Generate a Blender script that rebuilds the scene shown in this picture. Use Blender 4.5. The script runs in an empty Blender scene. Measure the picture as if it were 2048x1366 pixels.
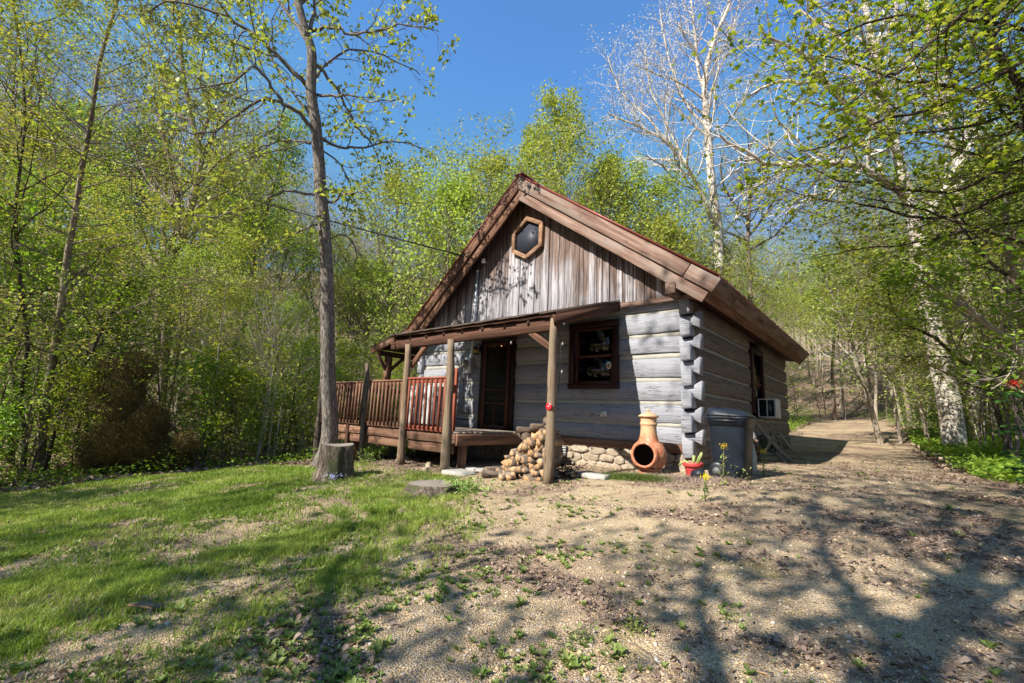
import bpy, math, random
import numpy as np
from mathutils import Matrix, Vector
rng = np.random.default_rng(7); random.seed(7)
sc = bpy.context.scene
COL = sc.collection
R = math.radians
# ------------------------------------------------------------------ camera
W, H = 2048, 1366
F = 898.57
CP, CY, CR = R(9.3106), R(40.6059), R(2.5293)
O = np.array([2.682, -7.539, 0.75])
_fw = np.array([-math.sin(CY)*math.cos(CP), math.cos(CY)*math.cos(CP), math.sin(CP)])
_r0 = np.array([math.cos(CY), math.sin(CY), 0.]); _u0 = np.cross(_r0, _fw)
_rt = _r0*math.cos(CR)+_u0*math.sin(CR); _up = -_r0*math.sin(CR)+_u0*math.cos(CR)
cd = bpy.data.cameras.new('camera'); cam = bpy.data.objects.new('camera', cd); COL.objects.link(cam)
cd.sensor_width = 36; cd.lens = F/W*36; cd.clip_end = 1500; cd.clip_start = .05
M = Matrix.Identity(4)
for i in range(3):
    M[i][0] = _rt[i]; M[i][1] = _up[i]; M[i][2] = -_fw[i]; M[i][3] = O[i]
cam.matrix_world = M; sc.camera = cam
def at(u, v, d):
    return O + d*(_fw + _rt*(u-W/2)/F + _up*(H/2-v)/F)
# ------------------------------------------------------------------ light
SUN = np.array([.2, 1, -.87]); SUN /= np.linalg.norm(SUN)
w = bpy.data.worlds.new('World'); sc.world = w; w.use_nodes = True
nt = w.node_tree; bg = nt.nodes['Background']
sk = nt.nodes.new('ShaderNodeTexSky'); sk.sky_type = 'NISHITA'; sk.sun_disc = False
sk.sun_elevation = R(40.5); sk.sun_rotation = R(191); sk.ozone_density = 4.0; sk.air_density = 1.0; sk.dust_density = 0.; sk.altitude = 0
hs_ = nt.nodes.new('ShaderNodeMixRGB'); hs_.blend_type = 'MULTIPLY'; hs_.inputs[0].default_value = 1; hs_.inputs[2].default_value = (.84, 1.24, 1.46, 1); nt.links.new(sk.outputs[0], hs_.inputs[1])
dk_ = nt.nodes.new('ShaderNodeMixRGB'); dk_.blend_type = 'DARKEN'; dk_.inputs[0].default_value = 1; dk_.inputs[2].default_value = (1.05, 2.0, 3.7, 1); nt.links.new(hs_.outputs[0], dk_.inputs[1]); nt.links.new(dk_.outputs[0], bg.inputs[0]); bg.inputs[1].default_value = .10
ld = bpy.data.lights.new('sun', 'SUN'); ld.energy = 5.0; ld.angle = R(.5); ld.color = (1, .93, .82)
lo = bpy.data.objects.new('sun', ld); COL.objects.link(lo); lo.location = (-10, -30, 30)
lo.rotation_euler = Vector(SUN).to_track_quat('-Z', 'Y').to_euler()
vs = sc.view_settings; vs.view_transform = 'Standard'; vs.look = 'None'; vs.exposure = 1.05; vs.gamma = 1
sc.cycles.use_denoising = True
sc.cycles.max_bounces = 6; sc.cycles.transparent_max_bounces = 12; sc.cycles.diffuse_bounces = 3
# ------------------------------------------------------------------ noise
def _hash(ix, iy, s):
    n = (ix.astype(np.int64)*374761393 + iy.astype(np.int64)*668265263 + s*982451653) & 0x7fffffff
    n = ((n ^ (n >> 13))*1274126177) & 0x7fffffff
    return ((n ^ (n >> 16)) & 0xffff)/65535.
def noise(x, y, s=0):
    x = np.asarray(x, float); y = np.asarray(y, float)
    ix = np.floor(x); iy = np.floor(y); fx = x-ix; fy = y-iy
    fx = fx*fx*(3-2*fx); fy = fy*fy*(3-2*fy)
    a = _hash(ix, iy, s); b = _hash(ix+1, iy, s); c = _hash(ix, iy+1, s); d = _hash(ix+1, iy+1, s)
    return (a*(1-fx)+b*fx)*(1-fy)+(c*(1-fx)+d*fx)*fy
def fbm(x, y, s=0, o=3):
    v = 0; a = .5; t = 0
    for i in range(o):
        v = v+a*noise(x*2**i, y*2**i, s+i); t += a; a *= .5
    return v/t
def smooth(a, b, x):
    t = np.clip((x-a)/(b-a), 0, 1); return t*t*(3-2*t)
# ------------------------------------------------------------------ terrain height
CT = np.array([(0,0,-.02),(.9,-1,.02),(-1.2,-2.1,-.2),(-3.4,-2.1,-.27),(-4.65,-2.1,-.27),(-7.95,-2.1,-.56),(-2.4,-3.3,-.33),(-4,-3.8,-.42),
 (1,-5.7,-.45),(2.7,-7.5,-.62),(3,-4,-.22),(5.3,-6,-.25),(-7,-7,-.9),(-10,-3,-.85),(-12,-8,-1.2),(1.6,3,.08),(1.5,12,.4),(4,12,.45),(4.5,5,.16),
 (3.2,26,1.35),(0,26,1.3),(-6.9,4,-.4),(-7,10,-.1),(-3,5,-.1),(0,10,.2),(-15,0,-1.0),(-20,10,0.),(-5,18,.8),(8,12,1.2),(9,5,.9),(7,0,.3),(8,-6,-.1),
 (-5,-14,-1.2),(3,-14,-1),(12,-14,-.3),(.05,-6.6,-.55),(-1,-4.9,-.44),(-16,-14,-1.6),(-14,20,1.2),(12,26,2.6),(-22,-4,-.4)], float)
def _tps():
    P = CT[:, :2]; n = len(P)
    d = np.linalg.norm(P[:, None]-P[None], axis=2); K = np.where(d > 0, d*d*np.log(d+1e-9), 0)+np.eye(n)*.3
    A = np.zeros((n+3, n+3)); A[:n, :n] = K; A[:n, n] = 1; A[:n, n+1:] = P; A[n, :n] = 1; A[n+1:, :n] = P.T
    return np.linalg.solve(A, np.concatenate([CT[:, 2], [0, 0, 0]]))
_w = _tps()
def hgt(x, y):
    x = np.atleast_1d(np.asarray(x, float)); y = np.atleast_1d(np.asarray(y, float))
    sh = x.shape; x = x.ravel(); y = y.ravel()
    cx = np.clip(x, -22, 12); cy = np.clip(y, -16, 28)
    z = np.zeros_like(cx)
    for i in range(len(CT)):
        d2 = (cx-CT[i, 0])**2+(cy-CT[i, 1])**2
        z += _w[i]*.5*d2*np.log(d2+1e-9)
    z += _w[-3]+_w[-2]*cx+_w[-1]*cy
    dl = np.maximum(0, -x-19); db = np.maximum(0, y-30); dr = np.maximum(0, x-8)
    z += .36*dl*smooth(0, 12, dl)*(1-.35*smooth(60, 160, dl)) + .22*db*smooth(0, 15, db) + .30*np.minimum(dr, 70)*smooth(0, 6, dr)*smooth(-20, 6, y)
    z += .05*(fbm(x*.6, y*.6, 3)-.5)*smooth(1, 4, np.hypot(x-.5, y+1.)) + .9*(fbm(x*.09, y*.09, 9)-.5)*smooth(14, 30, np.hypot(x, y))
    z += .018*(fbm(x*3.5, y*3.5, 5)-.5)
    return z.reshape(sh)
def hz(x, y): return float(hgt(x, y)[0])
def ground(u, v):
    t = 1.
    while t < 300:
        p = at(u, v, t)
        if p[2] < hz(p[0], p[1]): return p
        t *= 1.01
    return p
def grassamt(x, y):
    s = x+1.8+.49*(y+2.9) + 2.6*(fbm(x*.9, y*.9, 21)-.5)
    g = smooth(.9, -1.6, s)
    g = g*smooth(-2.2, -3.0, y+.25*(x+2)*0+.5*(fbm(x, y, 4)-.5))            # dirt strip in front of the deck
    g = np.where(x < -6, smooth(-10.4, -9.2, x+1.2*(fbm(x*.7, y*.7, 8)-.5))*smooth(-2.9-.12*(x+6), -3.7-.12*(x+6), y), g)
    return g*(.12+.88*smooth(.38, .56, fbm(x*1.3, y*1.3, 31)))
def litteramt(x, y):
    yy = np.clip(y, -4, 30); wv = .9*(fbm(x*.5, y*.5, 88)-.5)
    f = np.maximum(smooth(-9.3, -10.5, x), smooth(-.3, .5, x+wv-np.interp(yy, [-4, 0, 4, 9, 14, 22, 30], [5.6, 4.2, 3.3, 3.0, 2.9, 2.3, 2.0])))
    f = np.maximum(f, smooth(9, 11, y)*smooth(.3, -.5, x+wv-np.interp(yy, [9, 14, 22, 30], [-.6, -.5, -1., -1.2])))
    f = np.maximum(f, smooth(-3., -2., y)*smooth(-3.2, -3.8, x))
    f = np.maximum(f, smooth(31, 33, y))
    return f
# ------------------------------------------------------------------ mesh builder
class MB:
    def __init__(s): s.V = []; s.F = []; s.T = []; s.Rn = []; s.n = 0
    def add(s, V, Fs, tc=None, rnd=None):
        V = np.asarray(V, float).reshape(-1, 3)
        if not isinstance(Fs, list) or (Fs and not hasattr(Fs[0], '__len__')): Fs = [Fs]
        if isinstance(Fs, list) and len(Fs) and not isinstance(Fs[0], np.ndarray):
            g = {}
            for f in Fs: g.setdefault(len(f), []).append(f)
            Fs = [np.array(x) for x in g.values()]
        for f in Fs: s.F.append(f+s.n)
        s.V.append(V); s.T.append(V if tc is None else np.asarray(tc, float).reshape(-1, 3))
        if rnd is None: rnd = random.random()
        s.Rn.append(np.full(len(V), rnd) if np.isscalar(rnd) else np.asarray(rnd, float))
        s.n += len(V); return s
    def build(s, name, mat, parent=None, loc=None, smooth=False, bevel=0):
        V = np.concatenate(s.V)
        off = np.zeros(3)
        if parent is not None: off = ORIG.get(parent.name, np.zeros(3))
        if loc is not None: off = np.array(loc, float)
        me = bpy.data.meshes.new(name)
        me.vertices.add(len(V)); me.vertices.foreach_set('co', (V-off).astype(np.float32).ravel())
        lv = np.concatenate([f.ravel() for f in s.F]); ln = np.concatenate([np.full(len(f), f.shape[1]) for f in s.F])
        me.loops.add(len(lv)); me.loops.foreach_set('vertex_index', lv.astype(np.int32))
        me.polygons.add(len(ln)); st = np.concatenate([[0], np.cumsum(ln)[:-1]])
        me.polygons.foreach_set('loop_start', st.astype(np.int32)); me.polygons.foreach_set('loop_total', ln.astype(np.int32))
        me.update(calc_edges=True)
        a = me.attributes.new('tc', 'FLOAT_VECTOR', 'POINT'); a.data.foreach_set('vector', np.concatenate(s.T).astype(np.float32).ravel())
        a = me.attributes.new('rnd', 'FLOAT', 'POINT'); a.data.foreach_set('value', np.concatenate(s.Rn).astype(np.float32))
        if smooth: me.polygons.foreach_set('use_smooth', np.ones(len(ln), bool))
        me.materials.append(mat)
        o = bpy.data.objects.new(name, me); COL.objects.link(o)
        if parent is not None:
            o.parent = parent
            if parent.parent is not None or parent.type == 'MESH': pass
            ORIG[o.name] = off
        else:
            if loc is not None: o.location = loc
            ORIG[o.name] = off
        if bevel:
            b = o.modifiers.new('bevel', 'BEVEL'); b.width = bevel; b.segments = 1; b.limit_method = 'ANGLE'; b.angle_limit = R(40)
        return o
ORIG = {}
def tag(o, label=None, cat=None, group=None, kind=None):
    if label: o['label'] = label
    if cat: o['category'] = cat
    if group: o['group'] = group
    if kind: o['kind'] = kind
    return o
def thing(name, label, cat, loc=(0, 0, 0), group=None):
    o = bpy.data.objects.new(name, None); COL.objects.link(o); o.location = loc; o.empty_display_size = .2
    ORIG[o.name] = np.array(loc, float); return tag(o, label, cat, group)
def dup(root, loc, rz=0, s=1., label=None):
    r = root.copy(); COL.objects.link(r); r.location = loc; r.rotation_euler = (random.uniform(-.04, .04), random.uniform(-.04, .04), rz)
    r.scale = (s, s, s*random.uniform(.92, 1.08))
    if label: r['label'] = label
    for ch in list(root.children):
        c = ch.copy(); COL.objects.link(c); c.parent = r
        for g in ch.children:
            d = g.copy(); COL.objects.link(d); d.parent = c
    return r
def xc(a, b): return np.stack([a[:, 1]*b[:, 2]-a[:, 2]*b[:, 1], a[:, 2]*b[:, 0]-a[:, 0]*b[:, 2], a[:, 0]*b[:, 1]-a[:, 1]*b[:, 0]], -1)
def x3(a, b): return np.array([a[1]*b[2]-a[2]*b[1], a[2]*b[0]-a[0]*b[2], a[0]*b[1]-a[1]*b[0]])
def nrm(v): v = np.asarray(v, float); return v/(math.sqrt(v[0]*v[0]+v[1]*v[1]+v[2]*v[2])+1e-12)
def beam(mb, p0, p1, w, t, up=(0, 0, 1), n=1, wob=0., rnd=None, w1=None, t1=None, cut0=0, cut1=0):
    """box swept p0->p1, w across (d x up), t along up; tc x = length"""
    p0 = np.array(p0, float); p1 = np.array(p1, float); L = np.linalg.norm(p1-p0); d = (p1-p0)/L
    s = nrm(np.cross(d, up)); u = np.cross(s, d)
    w1 = w if w1 is None else w1; t1 = t if t1 is None else t1
    V = []; T = []; o = np.random.default_rng(random.randrange(1 << 30)).uniform(-40, 40, 3)
    for i in range(n+1):
        f = i/n; c = p0+d*L*f
        for a, b in ((-1, -1), (1, -1), (1, 1), (-1, 1)):
            ww = (w+(w1-w)*f)/2; tt = (t+(t1-t)*f)/2
            e = (cut0*b*tt if i == 0 else cut1*b*tt if i == n else 0)
            j = np.array([random.uniform(-1, 1) for _ in range(2)])*wob
            V.append(c+s*(a*ww+j[0])+u*(b*tt+j[1])+d*e); T.append((L*f+o[0], a*ww+o[1], b*tt+o[2]))
    Fq = [(0, 1, 2, 3), (n*4+3, n*4+2, n*4+1, n*4)]
    for i in range(n):
        for k in range(4):
            a = i*4+k; b = i*4+(k+1) % 4
            Fq.append((a, a+4, b+4, b))
    mb.add(V, Fq, T, rnd); return mb
def box(mb, lo, hi, rnd=None, axis=0):
    lo = np.array(lo, float); hi = np.array(hi, float)
    V = np.array([[(lo, hi)[(i >> k) & 1][k] for k in range(3)] for i in range(8)])
    T = V.copy()
    if axis: T = T[:, [axis]+[k for k in range(3) if k != axis]]
    T = T+np.array([random.uniform(-30, 30) for _ in range(3)])
    return mb.add(V, [(0, 2, 3, 1), (4, 5, 7, 6), (0, 1, 5, 4), (2, 6, 7, 3), (0, 4, 6, 2), (1, 3, 7, 5)], T, rnd)
def tube(mb, pts, rad, sides=6, cap=True, rnd=None, wob=0.):
    P = np.array(pts, float); n = len(P)
    rad = np.full(n, rad) if np.isscalar(rad) else np.asarray(rad, float)
    D = np.gradient(P, axis=0); D /= np.linalg.norm(D, axis=1)[:, None]+1e-12
    ref = np.array([0, 0, 1.]) if abs(D[0, 2]) < .9 else np.array([1., 0, 0])
    S = xc(D, ref[None]); S /= np.sqrt((S*S).sum(1))[:, None]+1e-12; U = xc(S, D)
    a = np.arange(sides)/sides*2*math.pi; ca = np.cos(a); sa = np.sin(a)
    rr = rad[:, None]*(1+(wob*(rng.random((n, sides))-.5) if wob else 0))
    V = P[:, None]+S[:, None]*(ca*rr)[..., None]+U[:, None]*(sa*rr)[..., None]
    L = np.concatenate([[0], np.cumsum(np.linalg.norm(np.diff(P, axis=0), axis=1))])
    o = random.uniform(0, 50)
    T = np.stack([np.repeat(L[:, None], sides, 1)+o, ca*rr+o, sa*rr], -1)
    i = np.arange(n-1)[:, None]*sides; k = np.arange(sides)[None]; k2 = (k+1) % sides
    Q = np.stack([i+k, i+k2, i+sides+k2, i+sides+k], -1).reshape(-1, 4)[:, ::-1]
    Fs = [Q]
    if cap: Fs += [np.arange(sides)[None][:, ::-1][:, ::-1], ((n-1)*sides+np.arange(sides))[None][:, ::-1]]
    return mb.add(V.reshape(-1, 3), Fs, T.reshape(-1, 3), rnd)
def lathe(mb, prof, c=(0, 0, 0), sides=24, rnd=None, wob=0.):
    prof = np.array(prof, float); n = len(prof); a = np.arange(sides)/sides*2*math.pi
    r = prof[:, 0][:, None]*(1+wob*(rng.random((n, sides))-.5))
    V = np.stack([r*np.cos(a), r*np.sin(a), np.repeat(prof[:, 1][:, None], sides, 1)], -1)+np.array(c)
    i = np.arange(n-1)[:, None]*sides; k = np.arange(sides)[None]; k2 = (k+1) % sides
    Q = np.stack([i+k, i+k2, i+sides+k2, i+sides+k], -1).reshape(-1, 4)
    return mb.add(V.reshape(-1, 3), [Q, np.arange(sides)[None][:, ::-1], ((n-1)*sides+np.arange(sides))[None]], None, rnd)
def prism(mb, poly, axis, a, b, rnd=None):
    """poly in the two other axes (in order), extruded along axis a->b"""
    n = len(poly); V = []
    for t in (a, b):
        for p in poly:
            q = list(p); q.insert(axis, t); V.append(q)
    Fq = [tuple(range(n))[::-1], tuple(range(n, 2*n))]+[(i, (i+1) % n, n+(i+1) % n, n+i) for i in range(n)]
    T = np.array(V)+np.array([random.uniform(-30, 30) for _ in range(3)])
    return mb.add(V, Fq, T, rnd)
# ------------------------------------------------------------------ materials
class NM:
    def __init__(s, name):
        s.m = bpy.data.materials.new(name); s.m.use_nodes = True; s.t = s.m.node_tree; s.b = s.t.nodes['Principled BSDF']; s.out = s.t.nodes['Material Output']
    def n(s, ty, **k):
        x = s.t.nodes.new('ShaderNode'+ty)
        for a, v in k.items():
            if a in ('ins',):
                for i, vv in v.items():
                    if isinstance(vv, bpy.types.NodeSocket): s.t.links.new(vv, x.inputs[i])
                    else: x.inputs[i].default_value = vv
            else: setattr(x, a, v)
        return x
    def attr(s, n): return s.n('Attribute', attribute_name=n)
    def ramp(s, fac, st):
        r = s.n('ValToRGB'); s.t.links.new(fac, r.inputs[0]); e = r.color_ramp.elements
        while len(e) < len(st): e.new(.5)
        for i, (p, c) in enumerate(st):
            e[i].position = p; e[i].color = (*c, 1) if len(c) == 3 else c
        return r.outputs[0]
    def noise(s, vec, scale, detail=4, rough=.6, dist=0):
        return s.n('TexNoise', ins={'Vector': vec, 'Scale': scale, 'Detail': detail, 'Roughness': rough, 'Distortion': dist}).outputs['Fac']
    def map(s, vec, sc_): return s.n('Mapping', ins={'Vector': vec, 'Scale': sc_}).outputs[0]
    def mix(s, f, a, b, mode='MIX'):
        x = s.n('MixRGB', blend_type=mode, ins={0: f, 1: a, 2: b}); return x.outputs[0]
    def math(s, op, a, b=0.): return s.n('Math', operation=op, ins={0: a, 1: b}).outputs[0]
    def bump(s, h, st=.5, d=.01):
        x = s.n('Bump', ins={'Strength': st, 'Distance': d, 'Height': h}); s.t.links.new(x.outputs[0], s.b.inputs['Normal']); return x
    def set(s, **k):
        for a, v in k.items():
            a = a.replace('_', ' ')
            if isinstance(v, bpy.types.NodeSocket): s.t.links.new(v, s.b.inputs[a])
            else: s.b.inputs[a].default_value = (*v, 1) if isinstance(v, tuple) and len(v) == 3 else v
        return s
def wood(name, stops, sx=1.2, sy=26, bump=.6, rough=.85, var=.25, knots=True, blotch=None):
    m = NM(name); tc = m.attr('tc').outputs['Vector']; rn = m.attr('rnd').outputs['Fac']
    g = m.noise(m.map(tc, (sx, sy, sy)), 1., 6, .65, .4)
    c = m.ramp(g, stops)
    if blotch:
        b = m.noise(m.map(tc, (.9, 3.5, 3.5)), 1., 3, .6)
        c = m.mix(m.ramp(b, [(.42, (0, 0, 0)), (.62, (1, 1, 1))]), c, (*blotch, 1))
    if knots:
        v = m.n('TexVoronoi', ins={'Vector': m.map(tc, (1.7, 6, 6)), 'Scale': 1.}).outputs['Distance']
        c = m.mix(m.ramp(v, [(.04, (.75, .75, .75)), (.12, (0, 0, 0))]), c, (.03, .018, .012, 1))
    hs = m.n('HueSaturation', ins={'Color': c, 'Value': m.math('ADD', m.math('MULTIPLY', rn, var*2), 1-var)}).outputs[0]
    m.set(Base_Color=hs, Roughness=rough); m.b.inputs['Specular IOR Level'].default_value = .25
    g2 = m.noise(m.map(tc, (sx*2, sy*3, sy*3)), 1., 4, .7)
    m.bump(m.math('ADD', g, m.math('MULTIPLY', g2, .5)), bump, .012)
    return m.m
def plain(name, col, rough=.5, metal=0., bump=0, var=.1, nscale=8., spec=.5):
    m = NM(name); co = m.n('TexCoord').outputs['Object']
    n = m.noise(co, nscale, 5, .6)
    c = m.mix(n, (*[x*(1-var) for x in col], 1), (*[min(1, x*(1+var)) for x in col], 1))
    m.set(Base_Color=c, Roughness=rough, Metallic=metal); m.b.inputs['Specular IOR Level'].default_value = spec
    if bump: m.bump(m.noise(co, nscale*6, 5), bump, .01)
    return m.m
def leafmat(name, cols, trans=.45, rough=.5):
    m = NM(name); rn = m.attr('rnd').outputs['Fac']; oi = m.n('ObjectInfo').outputs['Random']
    c = m.ramp(rn, [(i/(len(cols)-1), x) for i, x in enumerate(cols)])
    c = m.n('HueSaturation', ins={'Color': c, 'Hue': m.math('ADD', m.math('MULTIPLY', oi, .03), .485), 'Value': m.math('ADD', m.math('MULTIPLY', oi, .5), .75)}).outputs[0]
    m.set(Base_Color=c, Roughness=rough); m.b.inputs['Specular IOR Level'].default_value = .3
    tr = m.n('BsdfTranslucent'); m.t.links.new(m.n('HueSaturation', ins={'Color': c, 'Value': 1.25, 'Saturation': 1.1}).outputs[0], tr.inputs[0])
    mx = m.n('MixShader', ins={0: trans}); m.t.links.new(m.b.outputs[0], mx.inputs[1]); m.t.links.new(tr.outputs[0], mx.inputs[2]); m.t.links.new(mx.outputs[0], m.out.inputs[0])
    return m.m
def bark(name, a, b, c=None, sx=3., sy=14., bump=1., lichen=None, d=.03):
    m = NM(name); tc = m.attr('tc').outputs['Vector']
    g = m.noise(m.map(tc, (sx, sy, sy)), 1., 5, .65, .6)
    col = m.ramp(g, [(.3, a), (.62, b)]) if c is None else m.ramp(g, [(.3, a), (.5, b), (.65, c)])
    if lichen:
        l = m.noise(m.map(tc, (1.5, 3., 3.)), 1., 5, .7)
        col = m.mix(m.ramp(l, [(.48, (0, 0, 0)), (.6, (1, 1, 1))]), col, (*lichen, 1))
    m.set(Base_Color=col, Roughness=.92); m.b.inputs['Specular IOR Level'].default_value = .15
    m.bump(g, bump, d); return m.m
MT = {}
def paintlog():
    m = NM('grey_painted_log'); tc = m.attr('tc').outputs['Vector']; rn = m.attr('rnd').outputs['Fac']
    g = m.noise(m.map(tc, (1.5, 30, 30)), 1., 6, .7, .5)
    hew = m.noise(m.map(tc, (7, 3, 3)), 1., 3, .5)
    big = m.noise(m.map(tc, (.8, 2, 2)), 1., 3, .6)
    c = m.mix(big, (.20, .206, .235, 1), (.32, .328, .365, 1))
    c = m.mix(m.ramp(g, [(.5, (0, 0, 0)), (.75, (.7, .7, .7))]), c, (.40, .405, .44, 1))
    c = m.mix(m.ramp(g, [(.28, (.8, .8, .8)), (.38, (0, 0, 0))]), c, (.12, .115, .13, 1))
    ck = m.noise(m.map(tc, (.9, 14, 14)), 1., 3, .5, .3)
    c = m.mix(m.ramp(m.math('ABSOLUTE', m.math('SUBTRACT', ck, .5)), [(.0, (.85, .85, .85)), (.013, (0, 0, 0))]), c, (.05, .045, .05, 1))
    wr = m.noise(m.map(tc, (2.5, 9, 9)), 1., 6, .75)
    c = m.mix(m.ramp(wr, [(.66, (0, 0, 0)), (.72, (.8, .8, .8))]), c, (.16, .12, .10, 1))
    c = m.n('HueSaturation', ins={'Color': c, 'Value': m.math('ADD', m.math('MULTIPLY', rn, .25), .86)}).outputs[0]
    m.set(Base_Color=c, Roughness=.75)
    m.b.inputs['Specular IOR Level'].default_value = .3
    m.bump(m.math('ADD', m.math('MULTIPLY', g, .7), m.math('MULTIPLY', hew, .8)), 1., .02)
    return m.m
MT['log'] = paintlog()
def sidelog():
    m = NM('weathered_side_log'); tc = m.attr('tc').outputs['Vector']; rn = m.attr('rnd').outputs['Fac']
    g = m.noise(m.map(tc, (2., 28, 28)), 1., 6, .7, .5)
    c = m.ramp(g, [(.3, (.05, .038, .030)), (.5, (.145, .118, .098)), (.7, (.22, .19, .165))])
    c = m.n('HueSaturation', ins={'Color': c, 'Value': m.math('ADD', m.math('MULTIPLY', rn, .4), .8)}).outputs[0]
    m.set(Base_Color=c, Roughness=.85); m.bump(g, .8, .012); return m.m
MT['sidelog'] = sidelog()
MT['chink'] = plain('cream_chinking', (.34, .33, .29), .95, bump=.6, var=.22, nscale=6)
MT['board'] = wood('brown_stained_board', [(.3, (.055, .026, .016)), (.5, (.15, .075, .046)), (.7, (.27, .155, .105))], 1.1, 20, .7)
MT['rake'] = wood('weathered_rake_board', [(.3, (.06, .033, .025)), (.5, (.155, .092, .07)), (.7, (.28, .195, .155))], .9, 16, .9, blotch=(.20, .155, .13))
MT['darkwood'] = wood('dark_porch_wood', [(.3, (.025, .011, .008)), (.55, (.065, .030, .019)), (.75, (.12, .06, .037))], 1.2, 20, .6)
MT['redrail'] = wood('red_stained_rail', [(.3, (.10, .025, .016)), (.55, (.21, .06, .035)), (.75, (.32, .12, .08))], 1.2, 26, .4, knots=False)
MT['deckrim'] = wood('deck_rim_board', [(.3, (.06, .03, .02)), (.5, (.16, .085, .055)), (.72, (.27, .165, .11))], 1., 16, .6)
MT['deck'] = wood('deck_floor_board', [(.3, (.10, .08, .06)), (.5, (.24, .20, .165)), (.7, (.38, .33, .28))], 1.2, 20, .6)
MT['post'] = wood('cedar_post_wood', [(.3, (.05, .03, .02)), (.5, (.17, .115, .075)), (.7, (.33, .25, .17))], 1.6, 30, .9, var=.15, blotch=(.23, .175, .12))
MT['oldpost'] = wood('dark_weathered_post', [(.28, (.035, .026, .02)), (.5, (.10, .078, .06)), (.7, (.2, .165, .13))], 1.6, 30, .9, var=.15)
MT['trim'] = wood('dark_red_window_trim', [(.3, (.014, .005, .004)), (.6, (.032, .011, .008)), (.8, (.06, .022, .015))], 1.2, 22, .3, .55, knots=False)
MT['hextrim'] = wood('hexagon_frame_wood', [(.3, (.12, .065, .038)), (.5, (.24, .14, .085)), (.7, (.37, .24, .16))], 1.2, 20, .5, knots=False)
def gable():
    m = NM('weathered_gable_board'); tc = m.attr('tc').outputs['Vector']; rn = m.attr('rnd').outputs['Fac']
    g = m.noise(m.map(tc, (1.3, 30, 30)), 1., 6, .7, .3)
    br = m.ramp(g, [(.3, (.05, .032, .027)), (.5, (.145, .102, .085)), (.72, (.27, .205, .175))])
    si = m.ramp(g, [(.32, (.09, .08, .085)), (.41, (.25, .24, .255)), (.58, (.46, .45, .485))])
    sep = m.n('SeparateXYZ', ins={0: m.n('TexCoord').outputs['Object']})
    z = m.math('MULTIPLY', m.math('SUBTRACT', 5.05, sep.outputs[2]), .62)
    xx = m.math('ABSOLUTE', m.math('ADD', sep.outputs[0], 3.6)); xf = m.math('MULTIPLY', xx, .30)
    b = m.noise(m.map(tc, (.7, 6, 6)), 1., 4, .7)
    f = m.math('ADD', m.math('SUBTRACT', z, xf), m.math('MULTIPLY', m.math('SUBTRACT', b, .5), 2.4))
    f = m.math('ADD', f, m.math('MULTIPLY', m.math('SUBTRACT', rn, .5), .5))
    c = m.mix(m.ramp(f, [(.2, (0, 0, 0)), (.85, (1, 1, 1))]), br, si)
    dk = m.noise(m.map(tc, (1.1, 7, 7)), 1.3, 4, .7)
    c = m.mix(m.ramp(dk, [(.64, (0, 0, 0)), (.76, (.7, .7, .7))]), c, (.09, .08, .08, 1))
    c = m.n('HueSaturation', ins={'Color': c, 'Value': m.math('ADD', m.math('MULTIPLY', rn, .4), .8)}).outputs[0]
    m.set(Base_Color=c, Roughness=.85); m.b.inputs['Specular IOR Level'].default_value = .25
    m.bump(g, .8, .01); return m.m
MT['gable'] = gable()
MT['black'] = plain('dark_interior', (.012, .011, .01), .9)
MT['redroof'] = plain('red_metal_roofing', (.20, .045, .035), .45, .3, var=.3, nscale=3)
MT['shingle'] = plain('mossy_shingle', (.085, .06, .045), .95, bump=.8, var=.5, nscale=9)
MT['stone'] = None
def stonemat():
    m = NM('tan_field_stone'); co = m.n('TexCoord').outputs['Object']; rn = m.attr('rnd').outputs['Fac']
    n = m.noise(co, 9., 6, .7)
    c = m.ramp(rn, [(0, (.30, .245, .18)), (.4, (.42, .36, .27)), (.7, (.25, .195, .14)), (1, (.36, .32, .26))])
    c = m.mix(m.ramp(n, [(.35, (.8, .8, .8)), (.6, (0, 0, 0))]), c, (.25, .17, .11, 1))
    c = m.mix(.35, c, m.ramp(n, [(.3, (.2, .16, .11)), (.7, (.52, .46, .37))]))
    m.set(Base_Color=c, Roughness=.92); m.bump(n, 1., .04); return m.m
MT['stone'] = stonemat()
MT['greystone'] = plain('grey_flagstone', (.36, .34, .31), .9, bump=.8, var=.3, nscale=7)
MT['cutwood'] = plain('grey_cut_wood', (.24, .205, .17), .95, bump=.9, var=.5, nscale=14)
MT['stoneblack'] = plain('grey_hub_plastic', (.12, .12, .12), .6)
MT['sash'] = wood('dark_red_sash', [(.3, (.035, .010, .007)), (.6, (.08, .026, .016)), (.8, (.13, .05, .03))], 1.2, 22, .3, .5, knots=False)
MT['mortar'] = plain('sandy_mortar', (.40, .35, .28), .95, bump=.8, var=.2)
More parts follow.
